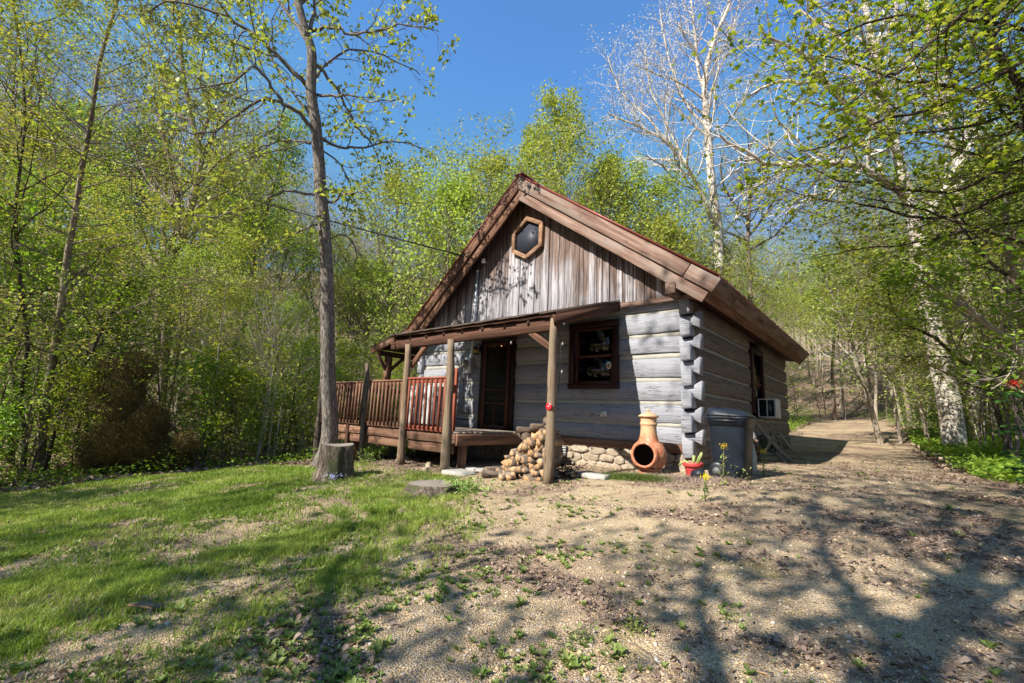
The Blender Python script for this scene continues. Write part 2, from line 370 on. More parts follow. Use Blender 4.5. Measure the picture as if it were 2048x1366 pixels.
def terracotta():
    m = NM('weathered_terracotta'); co = m.n('TexCoord').outputs['Object']; z = m.n('SeparateXYZ', ins={0: co}).outputs[2]
    n = m.noise(co, 7., 6, .7); n2 = m.noise(co, 22., 5, .7)
    body = m.mix(n, (.34, .10, .042, 1), (.50, .19, .09, 1))
    neck = m.mix(n, (.42, .23, .10, 1), (.56, .38, .22, 1))
    c = m.mix(m.ramp(m.math('ADD', z, m.math('MULTIPLY', n, .1)), [(.60, (0, 0, 0)), (.68, (1, 1, 1))]), body, neck)
    c = m.mix(m.ramp(n2, [(.6, (0, 0, 0)), (.68, (.7, .7, .7))]), c, (.68, .60, .50, 1))
    c = m.mix(m.ramp(n2, [(.32, (.8, .8, .8)), (.42, (0, 0, 0))]), c, (.22, .085, .04, 1))
    m.set(Base_Color=c, Roughness=.7); st = m.noise(m.map(co, (9, 9, 2)), 1., 5, .75)
    c2 = m.mix(m.ramp(st, [(.52, (0, 0, 0)), (.66, (.65, .65, .65))]), c, (.55, .46, .36, 1))
    c2 = m.mix(m.ramp(st, [(.30, (.75, .75, .75)), (.42, (0, 0, 0))]), c2, (.16, .07, .04, 1)); m.set(Base_Color=c2)
    m.bump(n2, .5, .008); return m.m
MT['terra'] = terracotta()
MT['soot'] = plain('sooty_clay', (.02, .016, .013), .95)
MT['redpot'] = plain('red_plastic', (.50, .055, .055), .45, var=.12, nscale=5)
MT['soil'] = plain('potting_soil', (.06, .04, .03), .95, bump=.8)
MT['stem'] = plain('pale_green_stem', (.24, .30, .09), .6, var=.3)
MT['bin'] = plain('dusty_black_plastic', (.012, .018, .029), .42, var=.8, nscale=2.5, bump=.05, spec=.3)
MT['binbrown'] = MT['bin']
MT['dkplastic'] = plain('dark_plastic', (.02, .022, .026), .35)
MT['beige'] = plain('beige_plastic', (.42, .38, .29), .6, var=.12)
MT['reelbeige'] = plain('tan_plastic', (.19, .165, .125), .6, var=.15)
MT['white'] = plain('white_painted_metal', (.52, .53, .52), .4, var=.05)
MT['metergrey'] = plain('galvanised_steel', (.50, .52, .54), .38, .55, var=.12)
MT['blackmetal'] = plain('black_iron', (.015, .014, .013), .5, .4)
MT['hose'] = plain('green_hose', (.16, .20, .13), .5)
MT['wire'] = plain('black_cable', (.012, .012, .012), .6)
MT['red'] = plain('red_reflector', (.72, .02, .03), .25)
MT['ceramic'] = plain('white_ceramic', (.75, .73, .68), .3)
MT['curtain'] = plain('cream_curtain', (.42, .37, .28), .9, var=.2)
def glassm(name, tint=.35, rough=.02):
    m = NM(name); m.set(Base_Color=(.01, .012, .012), Roughness=rough); m.b.inputs['Specular IOR Level'].default_value = .9
    tr = m.n('BsdfTransparent'); tr.inputs[0].default_value = (tint, tint, tint, 1)
    gl = m.n('BsdfGlossy'); gl.inputs['Roughness'].default_value = rough
    fr = m.n('Fresnel'); fr.inputs[0].default_value = 1.6
    mx = m.n('MixShader', ins={0: fr.outputs[0]}); m.t.links.new(tr.outputs[0], mx.inputs[1]); m.t.links.new(gl.outputs[0], mx.inputs[2])
    m.t.links.new(mx.outputs[0], m.out.inputs[0]); return m.m
MT['glass'] = glassm('window_glass')
MT['hexglass'] = plain('dusty_dark_glass', (.03, .034, .048), .5, var=.6, nscale=3, spec=.25)
def screenm():
    m = NM('dark_insect_screen'); m.set(Base_Color=(.012, .011, .01), Roughness=.7)
    tr = m.n('BsdfTransparent'); mx = m.n('MixShader', ins={0: .45}); m.t.links.new(m.b.outputs[0], mx.inputs[1]); m.t.links.new(tr.outputs[0], mx.inputs[2])
    m.t.links.new(mx.outputs[0], m.out.inputs[0]); return m.m
MT['screen'] = screenm()
def emit(name, col, st):
    m = NM(name); m.set(Base_Color=col); m.b.inputs['Emission Color'].default_value = (*col, 1); m.b.inputs['Emission Strength'].default_value = st; return m.m
MT['bulb'] = emit('warm_lit_bulb', (1, .45, .15), 6)
MT['amber'] = plain('amber_lantern_glass', (.5, .32, .1), .2)
MT['clearbulb'] = plain('clear_bulb_glass', (.22, .22, .20), .3)
MT['firebark'] = bark('firewood_bark', (.05, .035, .026), (.17, .125, .095), sx=4, sy=20, d=.01)
def splitwood():
    m = NM('split_firewood'); tc = m.attr('tc').outputs['Vector']; rn = m.attr('rnd').outputs['Fac']; oi = m.n('ObjectInfo').outputs['Random']
    g = m.noise(m.map(tc, (3, 40, 40)), 1., 5, .7)
    c = m.ramp(g, [(.3, (.20, .095, .042)), (.55, (.44, .26, .125)), (.75, (.58, .39, .22))])
    c2 = m.ramp(g, [(.3, (.06, .043, .032)), (.6, (.21, .16, .12)), (.75, (.32, .25, .19))])
    nz = m.math('ABSOLUTE', m.n('SeparateXYZ', ins={0: m.n('TexCoord').outputs['Normal']}).outputs[1])
    c2 = m.mix(m.math('GREATER_THAN', nz, .75), c2, m.ramp(g, [(.3, (.20, .11, .055)), (.6, (.50, .31, .16))]))
    c = m.mix(m.ramp(rn, [(.25, (0, 0, 0)), (.4, (1, 1, 1))]), c, c2)
    c = m.n('HueSaturation', ins={'Color': c, 'Value': m.math('ADD', m.math('MULTIPLY', oi, .5), .7)}).outputs[0]
    m.set(Base_Color=c, Roughness=.85); m.bump(g, .6, .01); return m.m
MT['split'] = splitwood()
# trees
MT['bark_grey'] = bark('grey_ridged_bark', (.04, .033, .028), (.17, .145, .125), (.34, .31, .285), 9, 40, 1., d=.03)
MT['bark_dark'] = bark('dark_bark', (.025, .019, .015), (.095, .075, .058), sx=5, sy=16, d=.02)
MT['bark_mid'] = bark('brown_forest_bark', (.06, .045, .035), (.20, .155, .12), (.33, .28, .23), 3, 10, .8, d=.02)
MT['bark_white'] = bark('white_sycamore_bark', (.22, .18, .14), (.58, .53, .46), (.72, .68, .62), 1.6, 5, .4, lichen=(.36, .29, .22), d=.02)
MT['bark_pale'] = bark('pale_sapling_bark', (.22, .18, .14), (.42, .37, .30), sx=3, sy=20, bump=.3, d=.01)
MT['bark_stump'] = bark('stump_bark', (.025, .018, .014), (.13, .10, .078), (.27, .225, .18), 7, 26, 1., lichen=(.085, .09, .045), d=.05)
MT['leaf_yel'] = leafmat('fresh_yellow_leaves', [(.21, .28, .04), (.33, .40, .07), (.44, .46, .11), (.25, .35, .055)])
MT['leaf_green'] = leafmat('spring_green_leaves', [(.11, .20, .022), (.21, .33, .038), (.31, .41, .065), (.15, .26, .03)])
MT['leaf_bright'] = leafmat('bright_green_leaves', [(.22, .28, .038), (.33, .38, .065), (.44, .46, .10), (.26, .33, .05)])
MT['leaf_deep'] = leafmat('maple_green_leaves', [(.14, .23, .024), (.24, .34, .038), (.36, .43, .065), (.46, .48, .10)], .6)
MT['leaf_olive'] = leafmat('olive_feathery_leaves', [(.10, .13, .018), (.24, .27, .04), (.36, .33, .07), (.26, .19, .06)])
MT['leaf_pink'] = leafmat('pinkish_spring_buds', [(.36, .24, .18), (.50, .36, .29), (.44, .26, .20), (.40, .36, .22)])
MT['leaf_white'] = leafmat('pale_silvery_buds', [(.50, .48, .42), (.62, .58, .50), (.50, .50, .36), (.66, .60, .54)])
MT['juniper'] = leafmat('browning_juniper', [(.13, .105, .045), (.20, .165, .06), (.24, .19, .065), (.14, .15, .04)], .15)
MT['grass'] = leafmat('lawn_grass_blades', [(.09, .14, .02), (.19, .27, .04), (.30, .37, .075), (.44, .40, .17)], .35)
MT['weed'] = leafmat('weed_leaves', [(.10, .15, .035), (.18, .27, .06), (.28, .36, .10), (.24, .22, .09)], .3)
MT['deadleaf'] = leafmat('dead_leaves', [(.10, .065, .05), (.22, .15, .115), (.34, .25, .20), (.16, .10, .075)], .1)
MT['needle'] = leafmat('dry_needle_tuft', [(.34, .25, .20), (.44, .34, .29), (.16, .14, .06)], .1)
MT['petal_yel'] = leafmat('yellow_petals', [(.75, .55, .02), (.85, .70, .04)], .3)
MT['petal_blue'] = leafmat('pale_blue_petals', [(.42, .45, .80), (.60, .62, .85)], .3)
MT['petal_red'] = leafmat('red_flower_petals', [(.45, .02, .03), (.65, .05, .06)], .3)
MT['buckeye'] = leafmat('buckeye_leaves', [(.03, .10, .03), (.07, .19, .04)], .25, .4)
def pebm():
    m = NM('gravel_pebbles'); rn = m.attr('rnd').outputs['Fac']; co = m.n('TexCoord').outputs['Object']
    c = m.ramp(rn, [(0, (.54, .36, .18)), (.3, (.70, .52, .30)), (.5, (.45, .30, .18)), (.68, (.76, .64, .47)), (.82, (.32, .30, .29)), (1, (.52, .51, .50))])
    c = m.mix(.35, c, m.ramp(m.noise(co, 60., 3), [(.3, (.25, .18, .12)), (.7, (.7, .58, .42))]))
    m.set(Base_Color=c, Roughness=.85); return m.m
MT['pebble'] = pebm()
def groundm():
    m = NM('gravel_and_lawn_ground'); co = m.n('TexCoord').outputs['Object']
    ga = m.attr('ga').outputs['Fac']; la = m.math('MULTIPLY', m.attr('la').outputs['Fac'], m.ramp(m.noise(m.n('TexCoord').outputs['Object'], 3., 5, .7), [(.34, (.25, .25, .25)), (.52, (1, 1, 1))]))
    v1 = m.n('TexVoronoi', ins={'Vector': co, 'Scale': 78., 'Randomness': 1.}); v2 = m.n('TexVoronoi', ins={'Vector': co, 'Scale': 170.})
    cell = m.n('SeparateColor', ins={0: v1.outputs['Color']}).outputs[0]
    cell2 = m.n('SeparateColor', ins={0: v2.outputs['Color']}).outputs[1]
    R_ = [(0, (.60, .42, .20)), (.3, (.76, .58, .33)), (.5, (.46, .32, .18)), (.7, (.80, .67, .47)), (.86, (.34, .31, .29)), (1, (.54, .51, .48))]
    c = m.mix(.5, m.ramp(cell, R_), m.ramp(cell2, R_))
    big = m.noise(co, .9, 4, .6)
    c = m.mix(m.ramp(big, [(.42, (0, 0, 0)), (.64, (.6, .6, .6))]), c, (.34, .24, .16, 1))
    fi = m.noise(co, 5., 6, .75)
    c = m.mix(m.ramp(fi, [(.48, (0, 0, 0)), (.64, (.6, .6, .6))]), c, (.24, .175, .125, 1))
    c = m.mix(m.ramp(v1.outputs['Distance'], [(.45, (0, 0, 0)), (.75, (.6, .6, .6))]), c, (.16, .11, .07, 1))
    ms = m.noise(co, 2.2, 5, .7)
    c = m.mix(m.ramp(ms, [(.56, (0, 0, 0)), (.68, (.55, .55, .55))]), c, (.20, .19, .06, 1))
    soil = m.ramp(m.noise(co, 11., 6, .75), [(.3, (.13, .095, .055)), (.5, (.25, .20, .10)), (.7, (.42, .33, .22))])
    c = m.mix(ga, c, soil)
    lv = m.n('TexVoronoi', ins={'Vector': co, 'Scale': 26.}); lc = m.n('SeparateColor', ins={0: lv.outputs['Color']}).outputs[0]
    lit = m.ramp(lc, [(0, (.07, .045, .032)), (.35, (.17, .11, .082)), (.7, (.27, .19, .15)), (1, (.36, .27, .21))])
    c = m.mix(la, c, lit)
    m.set(Base_Color=c, Roughness=.95); m.b.inputs['Specular IOR Level'].default_value = .1
    h = m.math('ADD', m.math('MULTIPLY', v1.outputs['Distance'], -1.), m.math('MULTIPLY', v2.outputs['Distance'], -.5))
    h = m.math('ADD', h, m.math('MULTIPLY', m.noise(co, 9., 4), 1.5))
    m.bump(h, .8, .02); return m.m
MT['ground'] = groundm()
exec_parts = True
# ================================================================== ground
def build_ground():
    def axis(c, lo, hi, n):
        t = np.linspace(-1, 1, n); k = 5.2
        s = np.sinh(k*t)/math.sinh(k)
        return np.where(s < 0, c+s*(c-lo), c+s*(hi-c))
    xs = axis(.5, -330, 260, 560); ys = axis(-4.5, -150, 420, 560)
    X, Y = np.meshgrid(xs, ys, indexing='ij'); Z = hgt(X, Y)
    n, m_ = X.shape; V = np.stack([X, Y, Z], -1).reshape(-1, 3)
    i = (np.arange(n-1)[:, None]*m_+np.arange(m_-1)[None]).ravel()
    Q = np.stack([i, i+m_, i+m_+1, i+1], -1)
    mb = MB(); mb.add(V, [Q], V, 0.)
    o = mb.build('ground', MT['ground'], smooth=True); tag(o, 'gravel yard and driveway running into lawn and leaf litter', 'ground', kind='structure')
    for nm, f in (('ga', grassamt(X, Y)), ('la', np.clip(litteramt(X, Y)+(.8*smooth(.50, .62, fbm(X*1.1+5, Y*2.1, 77))+.6*smooth(.8, 2.2, X)*smooth(.40, .56, fbm(X*1.6, Y*2.8, 79))*(Y < 4)), 0, 1))):
        a = o.data.attributes.new(nm, 'FLOAT', 'POINT'); a.data.foreach_set('value', f.ravel().astype(np.float32))
build_ground()
# ================================================================== scatter helpers
def scatter(n, dens, box_=(-11, 6, -9, 12), near=True):
    """random ground points, denser near the camera"""
    out = []
    tot = 0
    while tot < n:
        k = n*3
        r = 1.0+13*rng.random(k)**1.6; a = R(40.6)+rng.uniform(-R(56), R(56), k)
        x = O[0]-np.sin(a)*r; y = O[1]+np.cos(a)*r
        keep = rng.random(k) < dens(x, y)
        keep &= ~((x > -6.9) & (x < .2) & (y > -.05))
        x = x[keep]; y = y[keep]; out.append(np.stack([x, y], -1)); tot += len(x)
        if len(out) > 30: break
    P = np.concatenate(out)[:n]
    return np.concatenate([P, hgt(P[:, 0], P[:, 1])[:, None]], 1)
def tmpl(mb, P, X, Yv, Zv, S, V, Fs, rnd):
    """instances of template V (k,3) with frames X,Y,Z (n,3) scaled S"""
    n = len(P); k = len(V)
    W_ = P[:, None]+S[:, None, None]*(V[None, :, 0:1]*X[:, None]+V[None, :, 1:2]*Yv[:, None]+V[None, :, 2:3]*Zv[:, None])
    Fl = [(f[None]+(np.arange(n)*k)[:, None, None]).reshape(-1, f.shape[1]) for f in Fs]
    mb.add(W_.reshape(-1, 3), Fl, None, np.repeat(rnd, k)); return mb
def frames(n, upmix=1., r=None):
    r = r or rng
    Z = r.normal(size=(n, 3)); Z[:, 2] = np.abs(Z[:, 2])+upmix; Z /= np.linalg.norm(Z, axis=1)[:, None]
    A = r.normal(size=(n, 3)); X = np.cross(A, Z); X /= np.linalg.norm(X, axis=1)[:, None]
    return X, np.cross(Z, X), Z
LEAF_D = (np.array([[0, 0, 0], [.5, .28, .06], [1, 0, -.1], [.5, -.28, .06]], float), [np.array([[0, 1, 2, 3]])])
LEAF_T = (np.array([[0, 0, 0], [.9, .3, .0], [.9, -.3, .0]], float), [np.array([[0, 1, 2]])])
LEAF_M = (np.array([[0, 0, 0], [.15, .42, .0], [.42, .22, .04], [.62, .5, -.04], [.68, .16, .03], [1.05, 0, -.1], [.68, -.16, .03], [.62, -.5, -.04], [.42, -.22, .04], [.15, -.42, 0]], float),
          [np.array([[0, 1, 2], [2, 3, 4], [4, 5, 6], [6, 7, 8], [0, 8, 9], [0, 2, 8], [2, 4, 8], [4, 6, 8]])])
LEAF_L = (np.array([[0, 0, 0], [.3, .17, .1], [.7, .2, .14], [1, 0, .0], [.7, -.2, .14], [.3, -.17, .1], [.5, 0, .04]], float),
          [np.array([[0, 6, 1], [1, 6, 2], [2, 6, 3], [3, 6, 4], [4, 6, 5], [5, 6, 0]])])
def leafmesh(mb, P, size, upmix=.6, shape=LEAF_D, r=None, rnd=None, var=.35):
    n = len(P); r = r or rng; X, Y, Z = frames(n, upmix, r)
    S = size*(1+var*(r.random(n)*2-1))
    return tmpl(mb, P, X, Y, Z, S, shape[0], shape[1], r.random(n) if rnd is None else rnd)
# ================================================================== log cabin
cabin = thing('log_cabin', 'grey painted hewn log cabin with weathered board gable and front porch', 'cabin', (0, 0, 0))
FRONT = [(2.706, 2.86), (2.30, 2.63), (1.93, 2.215), (1.507, 1.835), (1.104, 1.425), (.733, 1.03), (.395, .668)]
def cut_iv(z0, z1, opens, x0, x1):
    iv = [(x0, x1)]
    for (a, b, za, zb) in opens:
        if min(z1, zb)-max(z0, za) > .06:
            iv = [q for (p, r_) in iv for q in ((p, min(r_, a)), (max(p, b), r_)) if q[1]-q[0] > .02]
    return iv
DOOR = (-4.62, -3.76, .40, 2.42); WIN = (-2.15, -1.25, 1.40, 2.53)
fw = MB(); fw = box(fw, (-6.84, .17, -.5), (-6.70, .3, .25)).build('front_wall', MT['sidelog'], cabin)
fwall = fw
for i, (z0, z1) in enumerate(FRONT):
    segs_ = cut_iv(z0, z1, [DOOR, WIN], -6.84, 0.)
    for (a, b) in segs_:
        mb = MB(); nn = max(2, int((b-a)/.35)); beam(mb, (a, .085+.004*i, (z0+z1)/2), (b, .085+.004*i, (z0+z1)/2), .17, z1-z0, n=nn, wob=.009, rnd=random.random())
        zt = z1-.005+random.uniform(-.02, .02); zb = z0+.02+random.uniform(-.02, .02); ex = random.uniform(.27, .32)
        if i > 0 and b > -.01: prism(mb, [(-.01, zt-.075), (.16, zt-.075), (ex, zt+.01), (ex-.01, zb+.0), (.15, zb+.07), (-.01, zb+.09)], 1, .0, .17, rnd=random.random())
        ex = random.uniform(-7.1, -7.0)
        if i > 0 and a < -6.8: prism(mb, [(ex, zt+.01), (-6.95, zt-.075), (-6.83, zt-.075), (-6.83, zb+.08), (-6.95, zb+.07), (ex, zb)], 1, .0, .17, rnd=random.random())
        mb.build('log', MT['log'], fwall, bevel=.012)
mb = MB()
for (z0, z1) in [(2.60, 2.72), (2.19, 2.32), (1.81, 1.95), (1.40, 1.53), (1.01, 1.12), (.65, .75)]:
    for (a, b) in cut_iv(z0, z1, [DOOR, (WIN[0], WIN[1], 1.45, 2.45)], -6.8, -.01):
        beam(mb, (a, .10, (z0+z1)/2), (b, .10, (z0+z1)/2), .125, z1-z0, n=int((b-a)/.12)+2, wob=.006, rnd=random.random())
mb.build('chinking', MT['chink'], fwall)
mb = MB(); beam(mb, (-4.72, .09, 2.56), (-3.66, .09, 2.56), .165, .12); beam(mb, (-2.2, .1, 1.37), (-1.2, .1, 1.37), .10, .07)
mb.build('log_header', MT['log'], cabin)
for q_ in (((-6.8, -.01, .2), (-4.7, .16, .39)), ((-3.7, -.01, .245), (.0, .16, .39))): box(MB(), *q_).build('sill_beam', MT['deckrim'], cabin, bevel=.01)
# side wall
SY = [(2.49, 2.86), (2.10, 2.42), (1.68, 2.03), (1.29, 1.62), (.91, 1.23), (.52, .85), (.16, .46)]
SW = (3.95, 5.12, 1.05, 2.58)
def side_wall(name, xf, sgn, openings, yl):
    root = box(MB(), (min(xf, xf-sgn*.12), .3, -.45), (max(xf, xf-sgn*.12), yl-.3, -.05)).build(name, MT['sidelog'], cabin)
    for i, (z0, z1) in enumerate(SY):
        mb = MB()
        for (a, b) in cut_iv(z0, z1, openings, .14, yl):
            mb = MB(); nn = max(2, int((b-a)/.4)); beam(mb, (xf-sgn*.085, a, (z0+z1)/2), (xf-sgn*.085, b, (z0+z1)/2), .17, z1-z0, n=nn, wob=.010, rnd=random.random()); mb.build('log', MT['sidelog'], root, bevel=.012)
        # end grain block seen from the front
        zt = min(z1+.05, 2.84)+random.uniform(-.01, .02); zb = z0+.08+random.uniform(-.02, .02)
        if i == len(SY)-1: zt, zb = .50, .2
        if sgn > 0: poly = [(xf-.185, zt+.045), (xf-.01, zt-.04), (xf, zb+.01), (xf-.165, zb-.01)]
        else: poly = [(xf+.01, zt-.04), (xf+.185, zt+.045), (xf+.165, zb-.01), (xf, zb+.01)]
        mb = MB(); prism(mb, poly, 1, -random.uniform(.07, .11), .14, rnd=random.random()); mb.build('log_end', MT['log'], root, bevel=.008)
        mb = MB(); prism(mb, poly, 1, yl-.02, yl+random.uniform(.12, .2)); mb.build('log_end', MT['sidelog'], root, bevel=.008)
    mb = MB()
    for (z0, z1) in [(2.40, 2.51), (2.01, 2.12), (1.60, 1.70), (1.21, 1.31), (.83, .93), (.44, .54)]:
        for (a, b) in cut_iv(z0, z1, [(o[0], o[1], o[2]+.05, o[3]-.05) for o in openings], .16, yl-.05):
            beam(mb, (xf-sgn*.10, a, (z0+z1)/2), (xf-sgn*.10, b, (z0+z1)/2), .125, z1-z0, n=int((b-a)/.15)+2, wob=.006, rnd=random.random())
    mb.build('chinking', MT['chink'], root); return root
YB = 8.35
side_wall('side_wall', .17, 1, [SW], YB); side_wall('side_wall', -7.0, -1, [], YB)
mb = MB()
for (z0, z1) in FRONT: beam(mb, (-6.9, YB-.085, (z0+z1)/2), (.1, YB-.085, (z0+z1)/2), .17, z1-z0+.07)
mb.build('back_wall', MT['sidelog'], cabin)
box(MB(), (-6.8, .2, .30), (0, YB-.2, .36)).build('interior_floor', MT['darkwood'], cabin)
# foundation stones
mb = MB()
x = -6.9
box(mb, (-6.9, .05, -.8), (.1, .2, .215), rnd=.5); mb.build('foundation', MT['mortar'], cabin)
fnd = bpy.data.objects[mb and 'foundation']
def stones(mb, p0, p1, z0, z1, nrmv, rows=4):
    p0 = np.array(p0, float); p1 = np.array(p1, float); L = np.linalg.norm(p1-p0); d = (p1-p0)/L; nv = np.array(nrmv, float)
    zs = np.linspace(z0, z1, rows+1)
    for r_ in range(rows):
        t = random.uniform(-.1, 0)
        while t < L:
            ww = random.choice([.1, .16, .22, .3, .36])*random.uniform(.8, 1.2); hh = zs[r_+1]-zs[r_]
            c = p0+d*(t+ww/2); zc = (zs[r_]+zs[r_+1])/2+random.uniform(-.02, .02)
            n_ = 9; a = np.arange(n_)/n_*2*math.pi+random.random()
            rx = ww*.54*(1+.14*rng.normal(size=n_)); rz = hh*.56*(1+.14*rng.normal(size=n_))
            cc = np.sign(np.cos(a))*np.abs(np.cos(a))**.75; ss = np.sign(np.sin(a))*np.abs(np.sin(a))**.75
            dep = random.uniform(.03, .075); V = []
            for (k, s_) in ((0., 1.), (.6, .97), (.92, .85), (1., .6)):
                for j in range(n_):
                    q = c+d*cc[j]*rx[j]*s_+nv*(dep*k+random.uniform(-.004, .004)*k); V.append((q[0], q[1], zc+ss[j]*rz[j]*s_))
            Fq = [tuple(range(3*n_, 4*n_))]+[(k*n_+j, k*n_+(j+1) % n_, (k+1)*n_+(j+1) % n_, (k+1)*n_+j) for k in range(3) for j in range(n_)]
            mb.add(V, Fq, V, random.random()); t += ww+.012
mb = MB(); stones(mb, (-6.9, .055, 0), (.0, .055, 0), -.45, .25, (0, -1, 0), 5); stones(mb, (.08, .0, 0), (.08, YB, 0), -.25, .16, (1, 0, 0), 3)
mb.build('stonework', MT['stone'], fnd, smooth=False, bevel=0)
mb = MB(); box(mb, (-2.62, -.03, .0), (-2.24, .03, .20)); vent = mb.build('foundation_vent', MT['dkplastic'], cabin)
mb = MB()
for k in range(4): beam(mb, (-2.61, -.05, .03+k*.048), (-2.25, -.05, .03+k*.048), .02, .034, up=(0, -.5, 1))
mb.build('slat', MT['white'], vent)
# gable
AX, AZ = -3.41, 6.02      # roof surface apex at the gable plane (underside)
RS, LS = .737, .88
def zroof(x): return 6.08-.05-(RS*(x+3.41) if x > -3.41 else LS*(-3.41-x))
mb = MB(); x = -6.98
gy = -.045
while x < .10:
    ww = random.choice([.05, .07, .09, .11, .14, .16])*random.uniform(.9, 1.1); x1 = min(x+ww, .14)
    xa, xb = x+.004, x1-.004; zt = zroof((xa+xb)/2)-.10; zb = 2.80+random.uniform(-.015, .02)
    if zt > zb+.02:
        za, zc = zroof(xa)-.08, zroof(xb)-.08; yy = gy+random.choice([0, 0, -.012, -.02, .006])
        V = []; T = []; o = np.array([0, random.uniform(-40, 40), random.uniform(-40, 40)])
        lean = random.uniform(-.006, .006)
        for y_ in (yy, yy+.022):
            for (px_, pz) in ((xa, zb), (xb, zb), (xb+lean, zc), (xa+lean, za)): V.append((px_, y_, pz)); T.append((pz+o[1], px_+o[1], y_+o[2]))
        mb.add(V, [(0, 1, 2, 3), (7, 6, 5, 4), (0, 4, 5, 1), (1, 5, 6, 2), (2, 6, 7, 3), (3, 7, 4, 0)], T, random.random())
    x = x1
gab = mb.build('gable_boards', MT['gable'], cabin, bevel=.003)
gab.name = 'gable'
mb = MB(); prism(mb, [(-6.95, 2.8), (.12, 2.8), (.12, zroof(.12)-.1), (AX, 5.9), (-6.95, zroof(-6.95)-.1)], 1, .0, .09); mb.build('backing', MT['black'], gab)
mb = MB(); prism(mb, [(-6.95, 2.8), (.12, 2.8), (.12, zroof(.12)-.1), (AX, 5.9), (-6.95, zroof(-6.95)-.1)], 1, YB-.1, YB); mb.build('back_gable', MT['gable'], cabin)
mb = MB(); beam(mb, (-1.15, -.075, 2.845), (.19, -.075, 2.845), .075, .085, n=5, wob=.004); mb.build('gable_trim', MT['rake'], cabin, bevel=.004)
mb = MB(); beam(mb, (-.02, -.46, 2.93), (-.02, YB+.3, 2.93), .16, .19); beam(mb, (-6.86, -.40, 2.80), (-6.86, YB+.3, 2.80), .16, .19); beam(mb, (AX, -.42, 5.66), (AX, YB+.3, 5.66), .12, .22)
mb.build('purlin', MT['rake'], cabin, bevel=.006)
# roof
YF, YR = -.44, 8.75
mb = MB()
prism(mb, [(AX, 6.04), (.70, 3.02), (.655, 2.955), (AX, 5.95)], 1, YF+.03, YR, rnd=.2)
prism(mb, [(AX, 6.04), (AX, 5.95), (-6.99, 2.80), (-7.04, 2.86)], 1, YF+.03, YR, rnd=.7)
roof = mb.build('roof', MT['board'], cabin)
mb = MB()
prism(mb, [(AX, 6.085), (.74, 3.035), (.72, 3.012), (AX, 6.047)], 1, YF-.03, YR+.04)
prism(mb, [(AX, 6.085), (AX, 6.047), (-7.06, 2.85), (-7.09, 2.88)], 1, YF-.03, YR+.04)
for k in range(24):    # ribs of the metal sheet
    y = YF+.1+k*.38
    beam(mb, (AX, y, 6.095), (.735, y, 3.046), .03, .02)
    beam(mb, (AX, y, 6.095), (-7.07, y, 2.875), .03, .02)
beam(mb, (AX, YF-.03, 6.09), (AX, YR+.04, 6.09), .22, .025)
mb.build('metal_sheet', MT['redroof'], roof)
dr_ = nrm((1, 0, -RS)); dl_ = nrm((-1, 0, -LS)); nr_ = nrm((RS, 0, 1)); nl_ = nrm((-LS, 0, 1))
def rakes(y, off, wd, th, e0, e1, mat, name='fascia_board', splitat=None):
    """boards following both roof slopes: off below the roof surface"""
    a = np.array([AX, y, 6.04]); 
    cR = a-np.array(nr_)*(off+wd/2); cL = a-np.array(nl_)*(off+wd/2)
    tR = (off+wd/2)*RS; tL = (off+wd/2)*LS
    # start where the board centre lines meet x=AX
    sR = cR+np.array(dr_)*((AX-cR[0])/dr_[0]); sL = cL+np.array(dl_)*((AX-cL[0])/dl_[0])
    eR = sR+np.array(dr_)*((e0-sR[0])/dr_[0]); eL = sL+np.array(dl_)*((e1-sL[0])/dl_[0])
    segs = [(sR, eR)] if splitat is None else [(sR, sR+(eR-sR)*splitat), (sR+(eR-sR)*(splitat+.0035), eR)]
    for i, (p, q) in enumerate(segs):
        mb = MB(); beam(mb, p, q, th, wd, up=tuple(nr_), n=max(2, int(8*np.linalg.norm(q-p)/4)), wob=.004, cut0=(-RS if i == 0 else 0), rnd=random.uniform(.4, 1)); mb.build(name, mat, roof, bevel=.004)
    mb = MB(); beam(mb, sL, eL, th, wd, up=tuple(nl_), n=8, wob=.004, cut0=-LS, rnd=random.uniform(0, .5)); mb.build(name, MT['board'], roof, bevel=.004)
rakes(YF, .005, .235, .04, .70, -6.98, MT['rake'], splitat=.89)
rakes(YF+.045, .245, .20, .04, .52, -6.80, MT['rake'])
rakes(YR, .005, .235, .04, .66, -6.98, MT['board'])
# eave boards on the right side: upper wide board and lower inset board, jointed
ys = [YF, .75, 3.1, 5.6, YR+.03]
for a, b in zip(ys[:-1], ys[1:]):
    mb = MB(); beam(mb, (.665, a+.003, 2.90), (.665, b-.003, 2.90), .035, .27, up=tuple(nr_), n=4, wob=.003, rnd=random.uniform(.2, .8)); mb.build('eave_board', MT['rake'], roof, bevel=.004)
for a, b in ((YF+.05, 4.), (4., YR)):
    mb = MB(); beam(mb, (.555, a+.003, 2.775), (.555, b-.003, 2.775), .035, .24, up=tuple(nr_), n=4, wob=.003, rnd=random.uniform(.2, .6)); mb.build('eave_board', MT['board'], roof, bevel=.004)
mb = MB(); beam(mb, (-7.0, YF, 2.82), (-7.0, YR, 2.82), .035, .2, up=tuple(nl_)); mb.build('eave_board', MT['board'], roof)
mb = MB(); prism(mb, [(.15, 2.80), (.15, 2.84), (.57, 2.80), (.57, 2.76)], 1, YF+.1, YR-.05); mb.build('soffit', MT['darkwood'], roof)
